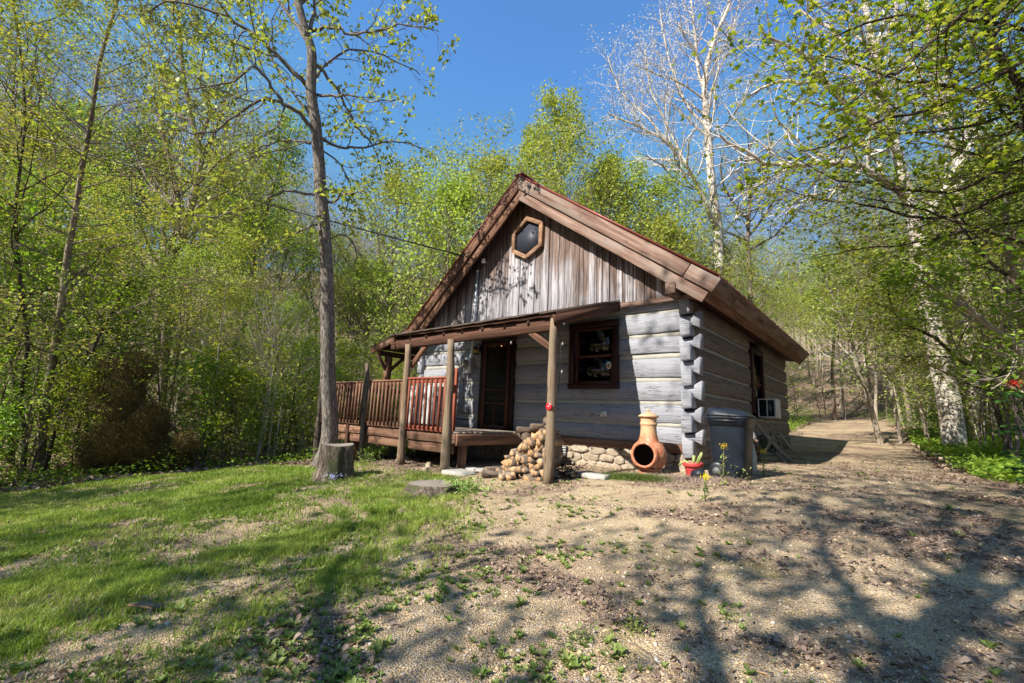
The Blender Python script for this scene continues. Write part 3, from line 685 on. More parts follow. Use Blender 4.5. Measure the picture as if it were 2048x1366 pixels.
# hexagon window
hexo = [(-3.38, 5.20), (-2.93, 4.96), (-2.93, 4.41), (-3.36, 4.18), (-3.79, 4.42), (-3.80, 4.92)]
hc = np.mean(hexo, 0); hexi = [tuple(hc+(np.array(p)-hc)*.79) for p in hexo]
mb = MB()
prism(mb, [tuple(hc+(np.array(p)-hc)*.84) for p in hexo], 1, -.085, -.078); hw = mb.build('hexagon_window', MT['hexglass'], cabin); hw['label'] = 'small hexagonal gable window with dusty dark glass'
mb = MB()
for i in range(6):
    j = (i+1) % 6; prism(mb, [hexo[i], hexo[j], hexi[j], hexi[i]], 1, -.155, -.06, rnd=random.random())
mb.build('frame', MT['hextrim'], hw, bevel=.004)
# front window
def sash_window(root, x0, x1, z0, z1, y, name='window'):
    mb = MB(); t = .115
    box(mb, (x0, y-.045, z0), (x0+t, y+.02, z1), axis=2); box(mb, (x1-t, y-.045, z0), (x1, y+.02, z1), axis=2)
    box(mb, (x0-.01, y-.05, z1-.10), (x1+.01, y+.018, z1+.015)); box(mb, (x0-.012, y-.055, z0), (x1+.012, y+.018, z0+.10))
    f = mb.build(name, MT['trim'], root, bevel=.004)
    xa, xb = x0+t, x1-t; zm = z0+.10+(z1-z0-.2)*.48
    for (za, zb, yy) in ((zm-.01, z1-.10, y+.05), (z0+.1, zm+.03, y+.02)):
        mb = MB(); s = .055
        box(mb, (xa+.003, yy, za), (xa+s, yy+.03, zb), axis=2); box(mb, (xb-s, yy, za), (xb-.003, yy+.03, zb), axis=2)
        box(mb, (xa+s, yy, zb-s*.8), (xb-s, yy+.028, zb)); box(mb, (xa+s, yy, za), (xb-s, yy+.028, za+s))
        sh = mb.build('sash', MT['sash'], f, bevel=.003)
        mb = MB(); box(mb, (xa+s-.01, yy+.012, za+s-.01), (xb-s+.01, yy+.017, zb-s*.8+.01)); mb.build('pane', MT['glass'], f)
    return f
fwin = sash_window(cabin, -2.235, -1.165, 1.31, 2.60, 0.)
# side window
mb = MB()
for (a, b, za, zb) in ((SW[0]-.02, SW[0]+.12, SW[2], SW[3]), (SW[1]-.12, SW[1]+.02, SW[2], SW[3])): box(mb, (.11, a, za), (.21, b, zb), axis=2)
box(mb, (.11, SW[0]+.12, SW[3]-.11), (.205, SW[1]-.12, SW[3])); box(mb, (.11, SW[0]+.12, SW[2]), (.205, SW[1]-.12, SW[2]+.09))
swin = mb.build('window', MT['trim'], cabin, bevel=.004)
mb = MB(); box(mb, (.13, SW[0]+.12, 1.72), (.16, SW[1]-.12, 1.77)); box(mb, (.13, SW[0]+.12, SW[2]+.09), (.16, SW[0]+.17, SW[3]-.11)); mb.build('sash', MT['redrail'], swin)
mb = MB(); box(mb, (.14, SW[0]+.13, SW[2]+.09), (.145, SW[1]-.13, SW[3]-.11)); mb.build('pane', MT['glass'], swin)
# curtain behind the front window
mb = MB(); V = []; n_ = 60
for i in range(n_):
    t = i/(n_-1); x = -2.08+t*.78; yy = .20+.022*math.sin(t*44)+.01*math.sin(t*17); zb = 2.12+.12*math.sin(t*math.pi)**1*-1+.05*math.sin(t*9)
    V += [(x, yy, 2.52), (x, yy, 2.3), (x, yy+.01, zb)]
mb.add(V, [(i*3+k, i*3+3+k, i*3+4+k, i*3+1+k) for i in range(n_-1) for k in range(2)], V, .5)
tag(mb.build('curtain', MT['curtain'], smooth=True), 'short cream valance curtain hanging behind the upper front window pane', 'curtain')
# door
mb = MB()
box(mb, (-4.70, -.035, .42), (-4.60, .12, 2.45), axis=2); box(mb, (-3.78, -.035, .42), (-3.66, .12, 2.45), axis=2); box(mb, (-4.71, -.04, 2.40), (-3.65, .12, 2.52))
mb.build('door_frame', MT['trim'], cabin, bevel=.004)
mb = MB(); xa, xb = -4.595, -3.785
for (a, b, za, zb) in ((xa, xa+.09, .44, 2.39), (xb-.09, xb, .44, 2.39)): box(mb, (a, -.05, za), (b, -.015, zb), axis=2)
for (za, zb) in ((.44, .52), (2.30, 2.39), (1.28, 1.315), (.985, 1.02)): box(mb, (xa+.09, -.047, za), (xb-.09, -.018, zb))
box(mb, (-4.205, -.045, .52), (-4.17, -.02, .985), axis=2)
door = mb.build('screen_door', MT['sash'], cabin, bevel=.003); door['label'] = 'dark red framed screen door'
mb = MB(); box(mb, (xa+.08, -.034, .5), (xb-.08, -.031, 2.32)); mb.build('screen', MT['screen'], door)
mb = MB(); lathe(mb, [(.012, 0), (.018, .01), (.018, .05), (.008, .06)], (0, 0, 0), 10); mb2 = MB(); tube(mb2, [(-4.56, -.05, 1.32), (-4.56, -.085, 1.34), (-4.56, -.085, 1.44), (-4.56, -.05, 1.46)], .008, 6); mb2.build('handle', MT['blackmetal'], door)
# ------------------------------------------------------------------ porch roof (part of the cabin)
P1 = (-5.31, -2.15, 2.27); PR = (-1.10, -2.15, 2.30); WL = (-5.14, -.09, 2.90); WR = (-1.10, -.09, 2.93); P2 = (-6.79, -1.65, 2.20); PB = (-7.9, -.30, 2.42); E2 = (-7.02, -.42, 2.86)
def slab(mb, pts, th, dz=0.):
    n = len(pts); V = [(p[0], p[1], p[2]+dz) for p in pts]+[(p[0], p[1], p[2]+dz-th) for p in pts]
    return mb.add(V, [tuple(range(n)), tuple(range(2*n-1, n-1, -1))]+[(i, n+i, n+(i+1) % n, (i+1) % n) for i in range(n)], V, random.random())
mb = MB(); slab(mb, [P1, PR, WR, WL], .03); slab(mb, [(-8.70, -.42, 2.50), (-7.0, -.42, 2.88), (-7.0, 5.4, 2.88), (-8.7, 5.4, 2.50)], .03)
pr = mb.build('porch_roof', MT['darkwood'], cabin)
mb = MB(); nst = 15   # shingle courses, a little ragged along the front edge
for k in range(nst):
    f0, f1 = k/nst, (k+1)/nst; a = np.array(P1)*(1-f0)+np.array(PR)*f0; b = np.array(P1)*(1-f1)+np.array(PR)*f1
    c = np.array(WL)*(1-f1)+np.array(WR)*f1; d = np.array(WL)*(1-f0)+np.array(WR)*f0; e = random.uniform(-.04, .02)
    a = a+(a-d)*(.02+e*.3); b = b+(b-c)*(.02+e*.3); slab(mb, [a, b, c, d], .02, .028+random.uniform(-.004, .008))
slab(mb, [(-8.75, -.46, 2.49), (-7.02, -.46, 2.88), (-7.02, 5.45, 2.88), (-8.75, 5.45, 2.49)], .02, .03)
mb.build('shingles', MT['shingle'], pr)
mb = MB()
beam(mb, (-8.72, -.44, 2.40), (-7.0, -.44, 2.78), .04, .18, n=4, wob=.004); mb.build('porch_fascia', MT['board'], pr, bevel=.004)
mb = MB()
for k in range(9):
    x = -5.2+k*.505; beam(mb, (x+.05*0, -2.10, 2.20), (x+.08*(1-k/8.), -.10, 2.83), .045, .10)
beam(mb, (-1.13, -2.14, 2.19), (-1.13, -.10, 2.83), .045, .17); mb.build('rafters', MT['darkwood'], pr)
mb = MB(); beam(mb, (-5.35, -2.03, 2.10), (-1.12, -2.03, 2.14), .10, .19, n=8, wob=.004); mb.build('header_beam', MT['darkwood'], cabin, bevel=.006)
mb = MB(); beam(mb, (-8.38, -.42, 2.33), (-8.38, 5.3, 2.33), .10, .14); mb.build('header_beam', MT['darkwood'], cabin, bevel=.006)
POSTS = [(-3.36, -2.12, -.27, 2.06, -.045, 0, .075, 'post'), (-1.22, -2.05, -.21, 2.24, .03, .0, .068, 'post'), (-4.63, -2.12, -.25, 2.06, -.06, .0, .066, 'post'),
         (-6.02, -2.12, -.29, 1.74, -.09, .0, .05, 'oldpost'), (-7.95, -2.12, -.62, 1.70, -.12, 0, .065, 'oldpost')]
for (x, y, z0, z1, dx, dy, r, mt) in POSTS:
    mb = MB(); n_ = 12; ph = random.random()*6
    pts = [(x+dx*k/n_+.012*math.sin(ph+k*.7), y+dy*k/n_+.008*math.cos(ph+k), z0-.05+(z1-z0+.05)*k/n_) for k in range(n_+1)]
    tube(mb, pts, [r*(1.16-.26*k/n_)*(1+.06*math.sin(ph+k*1.3)) for k in range(n_+1)], 12, wob=.12)
    mb.build('porch_post', MT[mt], cabin, smooth=True)
for (x, y, z0, z1, s_) in ((-8.38, -.06, .3, 2.26, .16), (-8.38, 4.8, -.3, 2.26, .16), (-6.72, -2.06, -.35, 1.36, .1)):
    mb = MB(); beam(mb, (x, y, z0), (x, y, z1), s_, s_, up=(0, 1, 0), n=4, wob=.004); mb.build('porch_post', MT['darkwood'] if s_ < .12 else MT['board'], cabin, bevel=.006)
for (a, b) in (((-8.38, -.10, 1.86), (-8.38, -.42, 2.26)), ((-8.38, .0, 1.86), (-8.38, .45, 2.26)), ((-4.68, -2.02, 1.62), (-4.25, -2.02, 2.02)), ((-1.24, -2.03, 1.78), (-1.66, -2.03, 2.06))):
    mb = MB(); beam(mb, a, b, .06, .09, n=1); mb.build('brace', MT['board'], cabin, bevel=.004)
# deck
mb = MB(); y = -2.06; k = 0
while y < -.02:
    b = min(y+.138, -.02); xl = -7.95
    beam(mb, (xl, (y+b)/2, .405), (-3.18+random.uniform(-.01, .01), (y+b)/2, .405), b-y-.006, .032, n=6, wob=.0015); y = b; k += 1
x = -8.6
while x < -7.1:
    beam(mb, (x+.07, -.02, .403), (x+.07, 4.6, .403), .132, .032); x += .138
deck = mb.build('deck_floor', MT['deck'], cabin)
for (a, b, z, h_, y) in ((-7.95, -6.08, .30, .17, -2.055), (-5.98, -4.70, .30, .17, -2.058), (-4.58, -3.20, .30, .17, -2.055), (-7.7, -6.08, .12, .16, -2.02), (-5.98, -4.70, .12, .16, -2.02), (-4.58, -3.3, .12, .17, -2.02)):
    mb = MB(); beam(mb, (a, y, z), (b, y, z), .045, h_, n=6, wob=.004); mb.build('rim_board', MT['deckrim'], cabin, bevel=.004)
mb = MB(); beam(mb, (-3.19, -2.06, .285), (-3.19, -.03, .285), .05, .20, n=5, wob=.004); mb.build('rim_board', MT['deckrim'], cabin, bevel=.004)
mb = MB()
for x in np.arange(-7.6, -3.4, .6): beam(mb, (x, -1.98, .30), (x, -.05, .30), .05, .17)
mb.build('joists', MT['darkwood'], cabin)
for (x, y) in ((-3.35, -1.75), (-6.8, -1.8), (-5.0, -.4), (-7.7, -1.2)):
    mb = MB(); box(mb, (x-.06, y-.06, hz(x, y)-.1), (x+.06, y+.06, .3), axis=2); mb.build('deck_leg', MT['deckrim'], cabin, bevel=.005)
# railings
def railing(p0, p1, zt, zb, nb, mat, name='railing', skew=0.):
    p0 = np.array(p0, float); p1 = np.array(p1, float)
    mb = MB()
    def P(f, z): q = p0+(p1-p0)*f; return (q[0], q[1], z+q[2])
    beam(mb, P(0, zt), P(1, zt), .085, .035, n=5, wob=.003); beam(mb, P(0, zt-.06), P(1, zt-.06), .035, .075, n=3, wob=.002)
    rl = mb.build(name, mat, cabin, bevel=.003)
    mb = MB(); beam(mb, P(0, zb), P(1, zb), .04, .085, n=5, wob=.003); mb.build('bottom_rail', mat, rl, bevel=.003)
    for i in range(nb):
        f = (i+.6)/(nb+.1); mb = MB(); q0 = P(f+random.uniform(-.006, .006), zb-.02); q1 = P(f+random.uniform(-.006, .006), zt-.03)
        off = np.array([0, -.035, 0]) if abs(p1[0]-p0[0]) > abs(p1[1]-p0[1]) else np.array([.035, 0, 0])
        beam(mb, np.array(q0)+off, np.array(q1)+off, .036, .036, up=(0, 1, 0)); mb.build('baluster', mat, rl)
railing((-4.60, -2.10, 0), (-3.42, -2.10, 0), 1.375, .44, 9, MT['redrail'])
railing((-6.0, -2.10, 0), (-4.70, -2.10, 0), 1.345, .45, 10, MT['board'])
railing((-7.93, -2.10, 0), (-6.10, -2.10, 0), 1.33, .45, 14, MT['board'])
railing((-8.55, 4.5, 0), (-8.55, .2, 0), 1.33, .50, 26, MT['darkwood'])
railing((-8.55, .2, 0), (-7.95, -2.06, 0), 1.30, .48, 14, MT['darkwood'])
mb = MB(); beam(mb, (-3.52, -1.88, .4), (-3.52, -1.88, 1.56), .14, .05, up=(0, 1, 0)); mb.build('deck_post', MT['redrail'], cabin, bevel=.004)
def hity(u, v, y):
    d = _fw+_rt*(u-W/2)/F+_up*(H/2-v)/F; return O+d*((y-O[1])/d[1])
# ================================================================== things on and round the cabin
def rbox_rings(mb, rings, n=28, p=4., c=(0, 0, 0), rnd=.5):
    """superellipse rings (hx, hy, z, ox, oy)"""
    a = np.arange(n)/n*2*math.pi; V = []
    for (hx, hy, z, ox, oy) in rings:
        ca, sa = np.cos(a), np.sin(a)
        V.append(np.stack([ox+hx*np.sign(ca)*np.abs(ca)**(2/p), oy+hy*np.sign(sa)*np.abs(sa)**(2/p), np.full(n, z)], -1))
    V = np.concatenate(V)+np.array(c); m_ = len(rings)
    i = np.arange(m_-1)[:, None]*n; k = np.arange(n)[None]; k2 = (k+1) % n
    Q = np.stack([i+k, i+k2, i+n+k2, i+n+k], -1).reshape(-1, 4)
    return mb.add(V, [Q, np.arange(n)[None][:, ::-1], ((m_-1)*n+np.arange(n))[None]], None, rnd)
# electric meter, mast, wires
em = thing('electric_meter', 'grey metal electric meter box on the log wall left of the screen door', 'electric meter', (-5.05, -.02, 1.69))
mb = MB(); box(mb, (-5.17, -.13, 1.69), (-4.94, .01, 2.06)); mb.build('meter_box', MT['metergrey'], em, bevel=.008)
mb = MB(); prof = [(.10, 0), (.10, .02), (.085, .03), (.085, .09), (.06, .115), (.0, .12)]
lathe(mb, prof, (0, 0, 0), 20); V = mb.V[0]; mb.V[0] = np.stack([V[:, 0]-5.09, -.13-V[:, 2], V[:, 1]+1.92], -1); mb.build('meter_dial', MT['clearbulb'], em, smooth=True)
mb = MB(); box(mb, (-5.30, -.07, 1.58), (-5.20, .01, 1.74)); mb.build('junction_box', MT['metergrey'], em, bevel=.006)
mb = MB(); tube(mb, [(-5.0, -.03, 1.69), (-4.99, -.02, 1.3), (-5.02, -.02, .95), (-5.0, -.02, .55)], .006, 5); tube(mb, [(-5.25, -.03, 1.58), (-5.24, -.02, 1.2), (-5.2, -.03, .8), (-4.98, -.05, .72), (-4.85, -.03, .78)], .006, 5); mb.build('cable', MT['wire'], em)
ms = thing('service_mast', 'galvanised conduit pipe with looped wires rising up the left side of the gable', 'conduit', (-4.9, -.12, 2.06))
mb = MB(); tube(mb, [(-4.90, -.12, 2.06), (-4.90, -.12, 3.2), (-4.88, -.12, 4.22)], .032, 12); tube(mb, [(-4.895, -.12, 3.3), (-4.895, -.12, 3.36)], .038, 12); tube(mb, [(-4.88, -.12, 4.15), (-4.88, -.12, 4.23)], .038, 12); mb.build('pipe', MT['metergrey'], ms, smooth=True)
mb = MB(); tube(mb, [(-4.88, -.12, 4.2), (-4.88, -.14, 4.32), (-4.9, -.2, 4.36)], [.038, .045, .05], 10); mb.build('weather_head', MT['blackmetal'], ms)
mb = MB()
for k in range(4):
    a = np.linspace(0, 1, 14); ph = k*1.1
    pts = [(-4.9+.17*math.sin(ph+t*4.2)*(.5+t*.7)*(1 if k % 2 else -1), -.2-.04*math.sin(t*3), 4.34-.13*math.sin(t*math.pi*1.1+.2*k)+.10*t*(k-1)) for t in a]
    if k < 3: pts[-1] = (-4.66, -.16, 4.37)
    tube(mb, pts, .010, 5)
mb.build('wire_loop', MT['wire'], ms)
mb = MB(); tube(mb, [(-4.65, -.06, 4.37), (-4.65, -.16, 4.37)], .02, 8); lathe(mb, [(.02, -.05), (.05, -.03), (.055, 0), (.04, .03), (.05, .05), (.02, .07)], (-4.65, -.17, 4.37), 12); mb.build('insulator', MT['ceramic'], ms)
def wire(name, a, b, sag, r, label):
    a = np.array(a); b = np.array(b); pts = [a+(b-a)*t-np.array([0, 0, sag*4*t*(1-t)]) for t in np.linspace(0, 1, 40)]
    mb = MB(); tube(mb, pts, r, 6); return tag(mb.build(name, MT['wire'], loc=tuple(b)), label, 'power line')
wire('power_line', at(-260, 178, 12.5), (-4.66, -.17, 4.38), .10, .019, 'thick black power line running down to the insulator on the gable')
wire('power_line', at(-260, 308, 13.), (-5.35, -.10, 3.86), .10, .006, 'thin black wire running below the thick power line to the gable')
mb = MB(); tube(mb, [(-5.35, .0, 3.86), (-5.35, -.12, 3.86)], .008, 6)
ms2 = mb.build('hook', MT['blackmetal'], cabin)
ln = thing('wall_lantern', 'small black wall lantern with amber glass beside the screen door', 'lantern', (-4.76, -.01, 2.2))
mb = MB(); tube(mb, [(-4.76, 0, 2.32), (-4.76, -.06, 2.38), (-4.76, -.13, 2.36), (-4.76, -.15, 2.31)], .009, 6); box(mb, (-4.79, -.012, 2.2), (-4.73, .0, 2.36)); mb.build('bracket', MT['blackmetal'], ln)
mb = MB(); lathe(mb, [(.012, .15), (.045, .10), (.075, .07), (.078, .06)], (-4.76, -.15, 2.17), 8); lathe(mb, [(.06, -.05), (.065, -.03), (.05, -.028)], (-4.76, -.15, 2.17), 8); mb.build('cap', MT['blackmetal'], ln)
mb = MB(); lathe(mb, [(.045, -.03), (.06, .02), (.06, .06)], (-4.76, -.15, 2.17), 8); mb.build('glass', MT['amber'], ln)
# chandelier inside
CH_ = tuple(hity(990, 694, 1.3))
ch = thing('chandelier', 'small chandelier with lit warm bulbs seen through the screen door', 'lamp', CH_)
mb = MB(); lathe(mb, [(.01, .15), (.03, .05), (.02, 0)], CH_, 8); 
for k in range(5): tube(mb, [(CH_[0], 1.3, CH_[2]+.01), (CH_[0]+.12*math.cos(k*1.257), 1.3+.12*math.sin(k*1.257), CH_[2]-.02), (CH_[0]+.2*math.cos(k*1.257), 1.3+.2*math.sin(k*1.257), CH_[2]+.04)], .008, 5)
mb.build('arm', MT['blackmetal'], ch)
for k in range(5):
    mb = MB(); lathe(mb, [(.006, 0), (.018, .02), (.012, .05), (.002, .07)], (CH_[0]+.2*math.cos(k*1.257), 1.3+.2*math.sin(k*1.257), CH_[2]+.04), 8); mb.build('bulb', MT['bulb'], ch)
# outdoor condenser on the deck
ac = thing('heat_pump_unit', 'white outdoor air conditioning unit standing on the deck behind the railing', 'air conditioner', (-5.62, -.82, .42))
mb = MB(); box(mb, (-6.05, -1.0, .47), (-5.2, -.64, 1.33)); mb.build('housing', MT['white'], ac, bevel=.012)
mb = MB()
for r_ in np.arange(.05, .33, .035):
    a = np.linspace(0, 2*math.pi, 33); tube(mb, [(-5.72+r_*math.cos(t), -1.015, .90+r_*math.sin(t)) for t in a], .004, 4, cap=False)
for k in range(12): tube(mb, [(-5.72, -1.017, .9), (-5.72+.32*math.cos(k*.524), -1.017, .9+.32*math.sin(k*.524))], .004, 4)
mb.build('fan_grille', MT['metergrey'], ac)
mb = MB(); box(mb, (-5.202, -.95, .6), (-5.19, -.7, 1.2)); mb.build('side_panel', MT['metergrey'], ac)
mb = MB()
for x in (-5.9, -5.35): box(mb, (x-.04, -.98, .42), (x+.04, -.66, .47))
mb.build('foot', MT['blackmetal'], ac)
mb = MB(); tube(mb, [(-5.19, -.8, .75), (-5.0, -.8, .7), (-4.92, -.6, .62), (-4.9, -.1, .6)], .018, 6); mb.build('hose', MT['wire'], ac)
# window air conditioner on the side wall
wa = thing('window_air_conditioner', 'white window air conditioner sticking out of the side wall window', 'air conditioner', (.2, 4.7, 1.0))
a0 = hity(1514, 797, 4.35); a1 = hity(1554, 836, 4.35)
za, zb, xa_, xb_ = a1[2], a0[2], .19, a1[0]
mb = MB()
for (x0, x1, z0, z1) in ((xa_, xb_, zb-.03, zb), (xa_, xb_, za, za+.03), (xa_, xa_+.03, za+.03, zb-.03), (xb_-.05, xb_, za+.03, zb-.03), ((xa_+xb_)/2-.01, (xa_+xb_)/2+.01, za+.03, zb-.03)): box(mb, (x0, 4.35, z0), (x1, 4.38, z1))
box(mb, (xa_, 4.38, zb-.02), (xb_, 4.85, zb)); box(mb, (xa_, 4.38, za), (xb_, 4.85, za+.02)); box(mb, (xb_-.02, 4.38, za+.02), (xb_, 4.85, zb-.02)); mb.build('casing', MT['white'], wa, bevel=.003)
mb = MB(); box(mb, (xa_+.01, 4.40, za+.025), (xb_-.025, 4.84, zb-.025)); mb.build('grille', MT['dkplastic'], wa)
# red reflector on the right porch post
rf = thing('red_reflector', 'round red reflector disc with white centre on the front porch post', 'reflector', (-1.205, -2.13, .90))
mb = MB(); lathe(mb, [(.052, 0), (.052, .012), (.046, .018), (.001, .02)], (0, 0, 0), 20); V = mb.V[0]; mb.V[0] = np.stack([V[:, 0]-1.19, -2.125-V[:, 2], V[:, 1]+.90], -1); mb.build('disc', MT['red'], rf, smooth=True)
mb = MB(); lathe(mb, [(.010, 0), (.008, .004), (.001, .006)], (0, 0, 0), 10); V = mb.V[0]; mb.V[0] = np.stack([V[:, 0]-1.19, -2.145-V[:, 2], V[:, 1]+.90], -1); mb.build('screw', MT['ceramic'], rf)
# outlet box and suncatcher
ob = thing('outlet_box', 'small grey electrical box on the front wall below the window', 'outlet box', (-1.46, -.02, .85))
mb = MB(); box(mb, (-1.52, -.05, .80), (-1.38, -.0, .91)); mb.build('box', MT['metergrey'], ob, bevel=.006)
mb = MB(); tube(mb, [(-1.52, -.03, .85), (-1.56, -.05, .86), (-1.58, -.04, .83)], .014, 6); mb.build('tap', MT['beige'], ob)
c_ = hity(1216, 730, -.01)
su = thing('oval_plaque', 'white oval plaque hanging inside the lower window pane', 'plaque', tuple(c_))
mb = MB(); a = np.arange(20)/20*2*math.pi; prism(mb, [(c_[0]+.052*math.cos(t), c_[2]+.072*math.sin(t)) for t in a], 1, .012, .020); mb.build('plate', MT['ceramic'], su)
mb = MB(); prism(mb, [(c_[0]+.028*math.cos(t), c_[2]-.012+.042*math.sin(t)) for t in a], 1, .009, .012); mb.build('picture', MT['hextrim'], su)
# string light bulbs round the porch
sl = thing('string_light', 'dark cord of clear bulbs strung under the porch beam and down the post', 'string lights', (-1.3, -1.95, 2.0))
cp = [(-2.6, -1.97, 2.06), (-2.1, -1.97, 1.97), (-1.7, -1.97, 2.02), (-1.3, -1.96, 2.08), (-1.12, -1.97, 1.95), (-1.12, -1.97, 1.5), (-1.14, -1.97, 1.1)]
mb = MB(); tube(mb, cp, .006, 5); mb.build('cord', MT['wire'], sl)
for p in ((-2.1, -1.98, 1.93), (-1.42, -1.98, 2.02), (-1.07, -1.98, 2.14), (-1.08, -1.98, 1.84), (-1.08, -1.98, 1.42)):
    mb = MB(); lathe(mb, [(.008, .026), (.014, .01), (.016, -.008), (.009, -.022), (.001, -.027)], p, 10); mb.build('bulb', MT['clearbulb'], sl, smooth=True)
# chiminea
cx, cy = -.33, -.62; cz = hz(cx, cy)
ci = thing('chiminea', 'weathered terracotta chiminea with lid and round open mouth against the grey wall', 'chiminea', (cx, cy, cz))
od = nrm((.08, -1, .06))
mb = MB(); nth, nph = 40, 26; prof = [(.13, .06), (.17, .07), (.225, .13), (.262, .21), (.272, .29), (.262, .36), (.235, .42), (.195, .465), (.165, .49), (.15, .52), (.137, .56), (.126, .62), (.120, .69), (.122, .74), (.132, .755), (.132, .775), (.122, .785), (.122, .85), (.138, .87)]
pf = np.array(prof); zz = np.linspace(0, 1, 60); s_ = np.linspace(0, 1, len(pf)); pr_ = np.interp(zz, s_, pf[:, 0]); pz_ = np.interp(zz, s_, pf[:, 1])
a = np.arange(64)/64*2*math.pi; V = np.stack([pr_[:, None]*np.cos(a), pr_[:, None]*np.sin(a), np.repeat(pz_[:, None], 64, 1)], -1).reshape(-1, 3)+np.array([cx, cy, cz])
i = np.arange(59)[:, None]*64; k = np.arange(64)[None]; Q = np.stack([i+k, i+(k+1) % 64, i+64+(k+1) % 64, i+64+k], -1).reshape(-1, 4)
oc = np.array([cx, cy, cz+.285]); FC = V[Q].mean(1)-oc; along = FC@od; rad = np.linalg.norm(FC-along[:, None]*od, axis=1)
Q2 = Q[~((along > 0) & (rad < .175))]
mb.add(V, [Q2], None, .5); mb.build('body', MT['terra'], ci, smooth=True)
V2 = (V-np.array([cx, cy, cz]))*np.array([.93, .93, 1])+np.array([cx, cy, cz]); mb = MB(); mb.add(V2, [Q2[:, ::-1]], None, .5); mb.build('inside', MT['soot'], ci, smooth=True)
e1 = nrm(np.cross(od, (0, 0, 1))); e2 = np.cross(e1, od); a = np.linspace(0, 2*math.pi, 41)
mb = MB(); tube(mb, [oc+od*.225+e1*.178*math.cos(t)+e2*.178*math.sin(t) for t in a], .021, 10, cap=False)
tube(mb, [oc+od*.205+e1*.19*math.cos(t)+e2*.19*math.sin(t) for t in a], .022, 8, cap=False); mb.build('mouth_rim', MT['terra'], ci, smooth=True)
mb = MB(); lathe(mb, [(.14, .87), (.155, .875), (.158, .89), (.12, .915), (.06, .94), (.02, .95), (.013, .957), (.024, .97), (.024, .985), (.01, .998), (.001, 1.0)], (cx, cy, cz), 32, .5); mb.build('lid', MT['terra'], ci, smooth=True)
mb = MB(); tube(mb, [(cx+.2*math.cos(t), cy+.2*math.sin(t), cz+.10) for t in a], .008, 6, cap=False)
for k in range(4): t = k*math.pi/2+.7; tube(mb, [(cx+.2*math.cos(t), cy+.2*math.sin(t), cz+.12), (cx+.235*math.cos(t), cy+.235*math.sin(t), cz+.06), (cx+.22*math.cos(t), cy+.22*math.sin(t), cz-.02)], .008, 6)
mb.build('stand', MT['blackmetal'], ci)
mb = MB(); lathe(mb, [(.16, -.01), (.16, .05), (.13, .065)], (cx, cy, cz), 28, .5); mb.build('base', MT['terra'], ci, smooth=True)
# flower pot
px_, py_ = .40, -.78; pz = hz(px_, py_)
fp = thing('flower_pot', 'red plastic flower pot with cut pale green stems beside the cabin corner', 'plant pot', (px_, py_, pz))
mb = MB(); lathe(mb, [(.09, 0), (.115, .14), (.117, .145), (.140, .147), (.146, .20), (.138, .20), (.130, .17)], (px_, py_, pz), 28, .5); mb.build('pot', MT['redpot'], fp, smooth=False, bevel=.002)
mb = MB(); lathe(mb, [(.001, .16), (.13, .165), (.131, .15)], (px_, py_, pz), 20, .5); mb.build('soil', MT['soil'], fp)
for (pts, r) in (([(0, 0, .16), (.01, 0, .22), (.02, 0, .30)], .022), ([(.05, 0, .16), (.07, 0, .25), (.12, 0, .34), (.13, .01, .35)], .014), ([(.06, .01, .16), (.10, .0, .26), (.135, 0, .34)], .009), ([(-.03, 0, .17), (-.10, 0, .21), (-.16, -.02, .18), (-.19, -.02, .14)], .016), ([(-.02, -.02, .17), (-.08, -.03, .19), (-.13, -.05, .155)], .011)):
    mb = MB(); tube(mb, [(px_+p[0], py_+p[1], pz+p[2]) for p in pts], r, 7); mb.build('stem', MT['stem'], fp, smooth=True)
# wheeled bin
bx, by = .90, -.68; bz = hz(bx, by)
bn = thing('wheeled_bin', 'dusty black wheeled rubbish bin with domed lid at the cabin corner', 'bin', (bx, by, bz))
mb = MB(); rbox_rings(mb, [(.20, .22, .02, 0, 0), (.215, .235, .05, 0, 0), (.25, .275, .70, 0, 0), (.252, .278, .71, 0, 0), (.272, .295, .715, 0, 0), (.275, .30, .80, 0, 0), (.285, .31, .81, 0, 0), (.285, .31, .83, 0, 0)], 40, 5., (bx, by, bz)); mb.build('body', MT['bin'], bn, smooth=False)
mb = MB(); rbox_rings(mb, [(.292, .318, .832, 0, 0), (.296, .322, .85, 0, 0), (.27, .30, .875, -.005, 0), (.262, .29, .895, -.01, 0), (.22, .25, .925, -.02, 0), (.15, .17, .945, -.03, 0), (.05, .06, .952, -.03, 0)], 40, 4., (bx, by, bz))
V = mb.V[0]; V[:, 2] += -.10*(V[:, 0]-bx)*smooth(.84, .9, V[:, 2]-bz); mb.build('lid', MT['bin'], bn, smooth=True)
mb = MB(); box(mb, (bx-.14, by-.315, bz+.765), (bx+.14, by-.297, bz+.785)); mb.build('handle', MT['dkplastic'], bn, bevel=.004)
mb = MB(); box(mb, (bx-.24, by-.262, bz+.205), (bx-.02, by-.245, bz+.212)); mb.build('ridge', MT['bin'], bn)
for sx_ in (-.13,):
    mb = MB(); lathe(mb, [(.055, -.03), (.10, -.028), (.115, -.02), (.115, .02), (.10, .028), (.055, .03)], (0, 0, 0), 24); V = mb.V[0]; mb.V[0] = np.stack([V[:, 0]+bx+sx_, by-.25+V[:, 2], V[:, 1]+bz+.10], -1); wl = mb.build('wheel', MT['dkplastic'], bn)
    mb = MB(); lathe(mb, [(.05, -.034), (.05, .0), (.02, .01)], (0, 0, 0), 16); V = mb.V[0]; mb.V[0] = np.stack([V[:, 0]+bx+sx_, by-.25+V[:, 2], V[:, 1]+bz+.10], -1); mb.build('hub', MT['stoneblack'], wl)
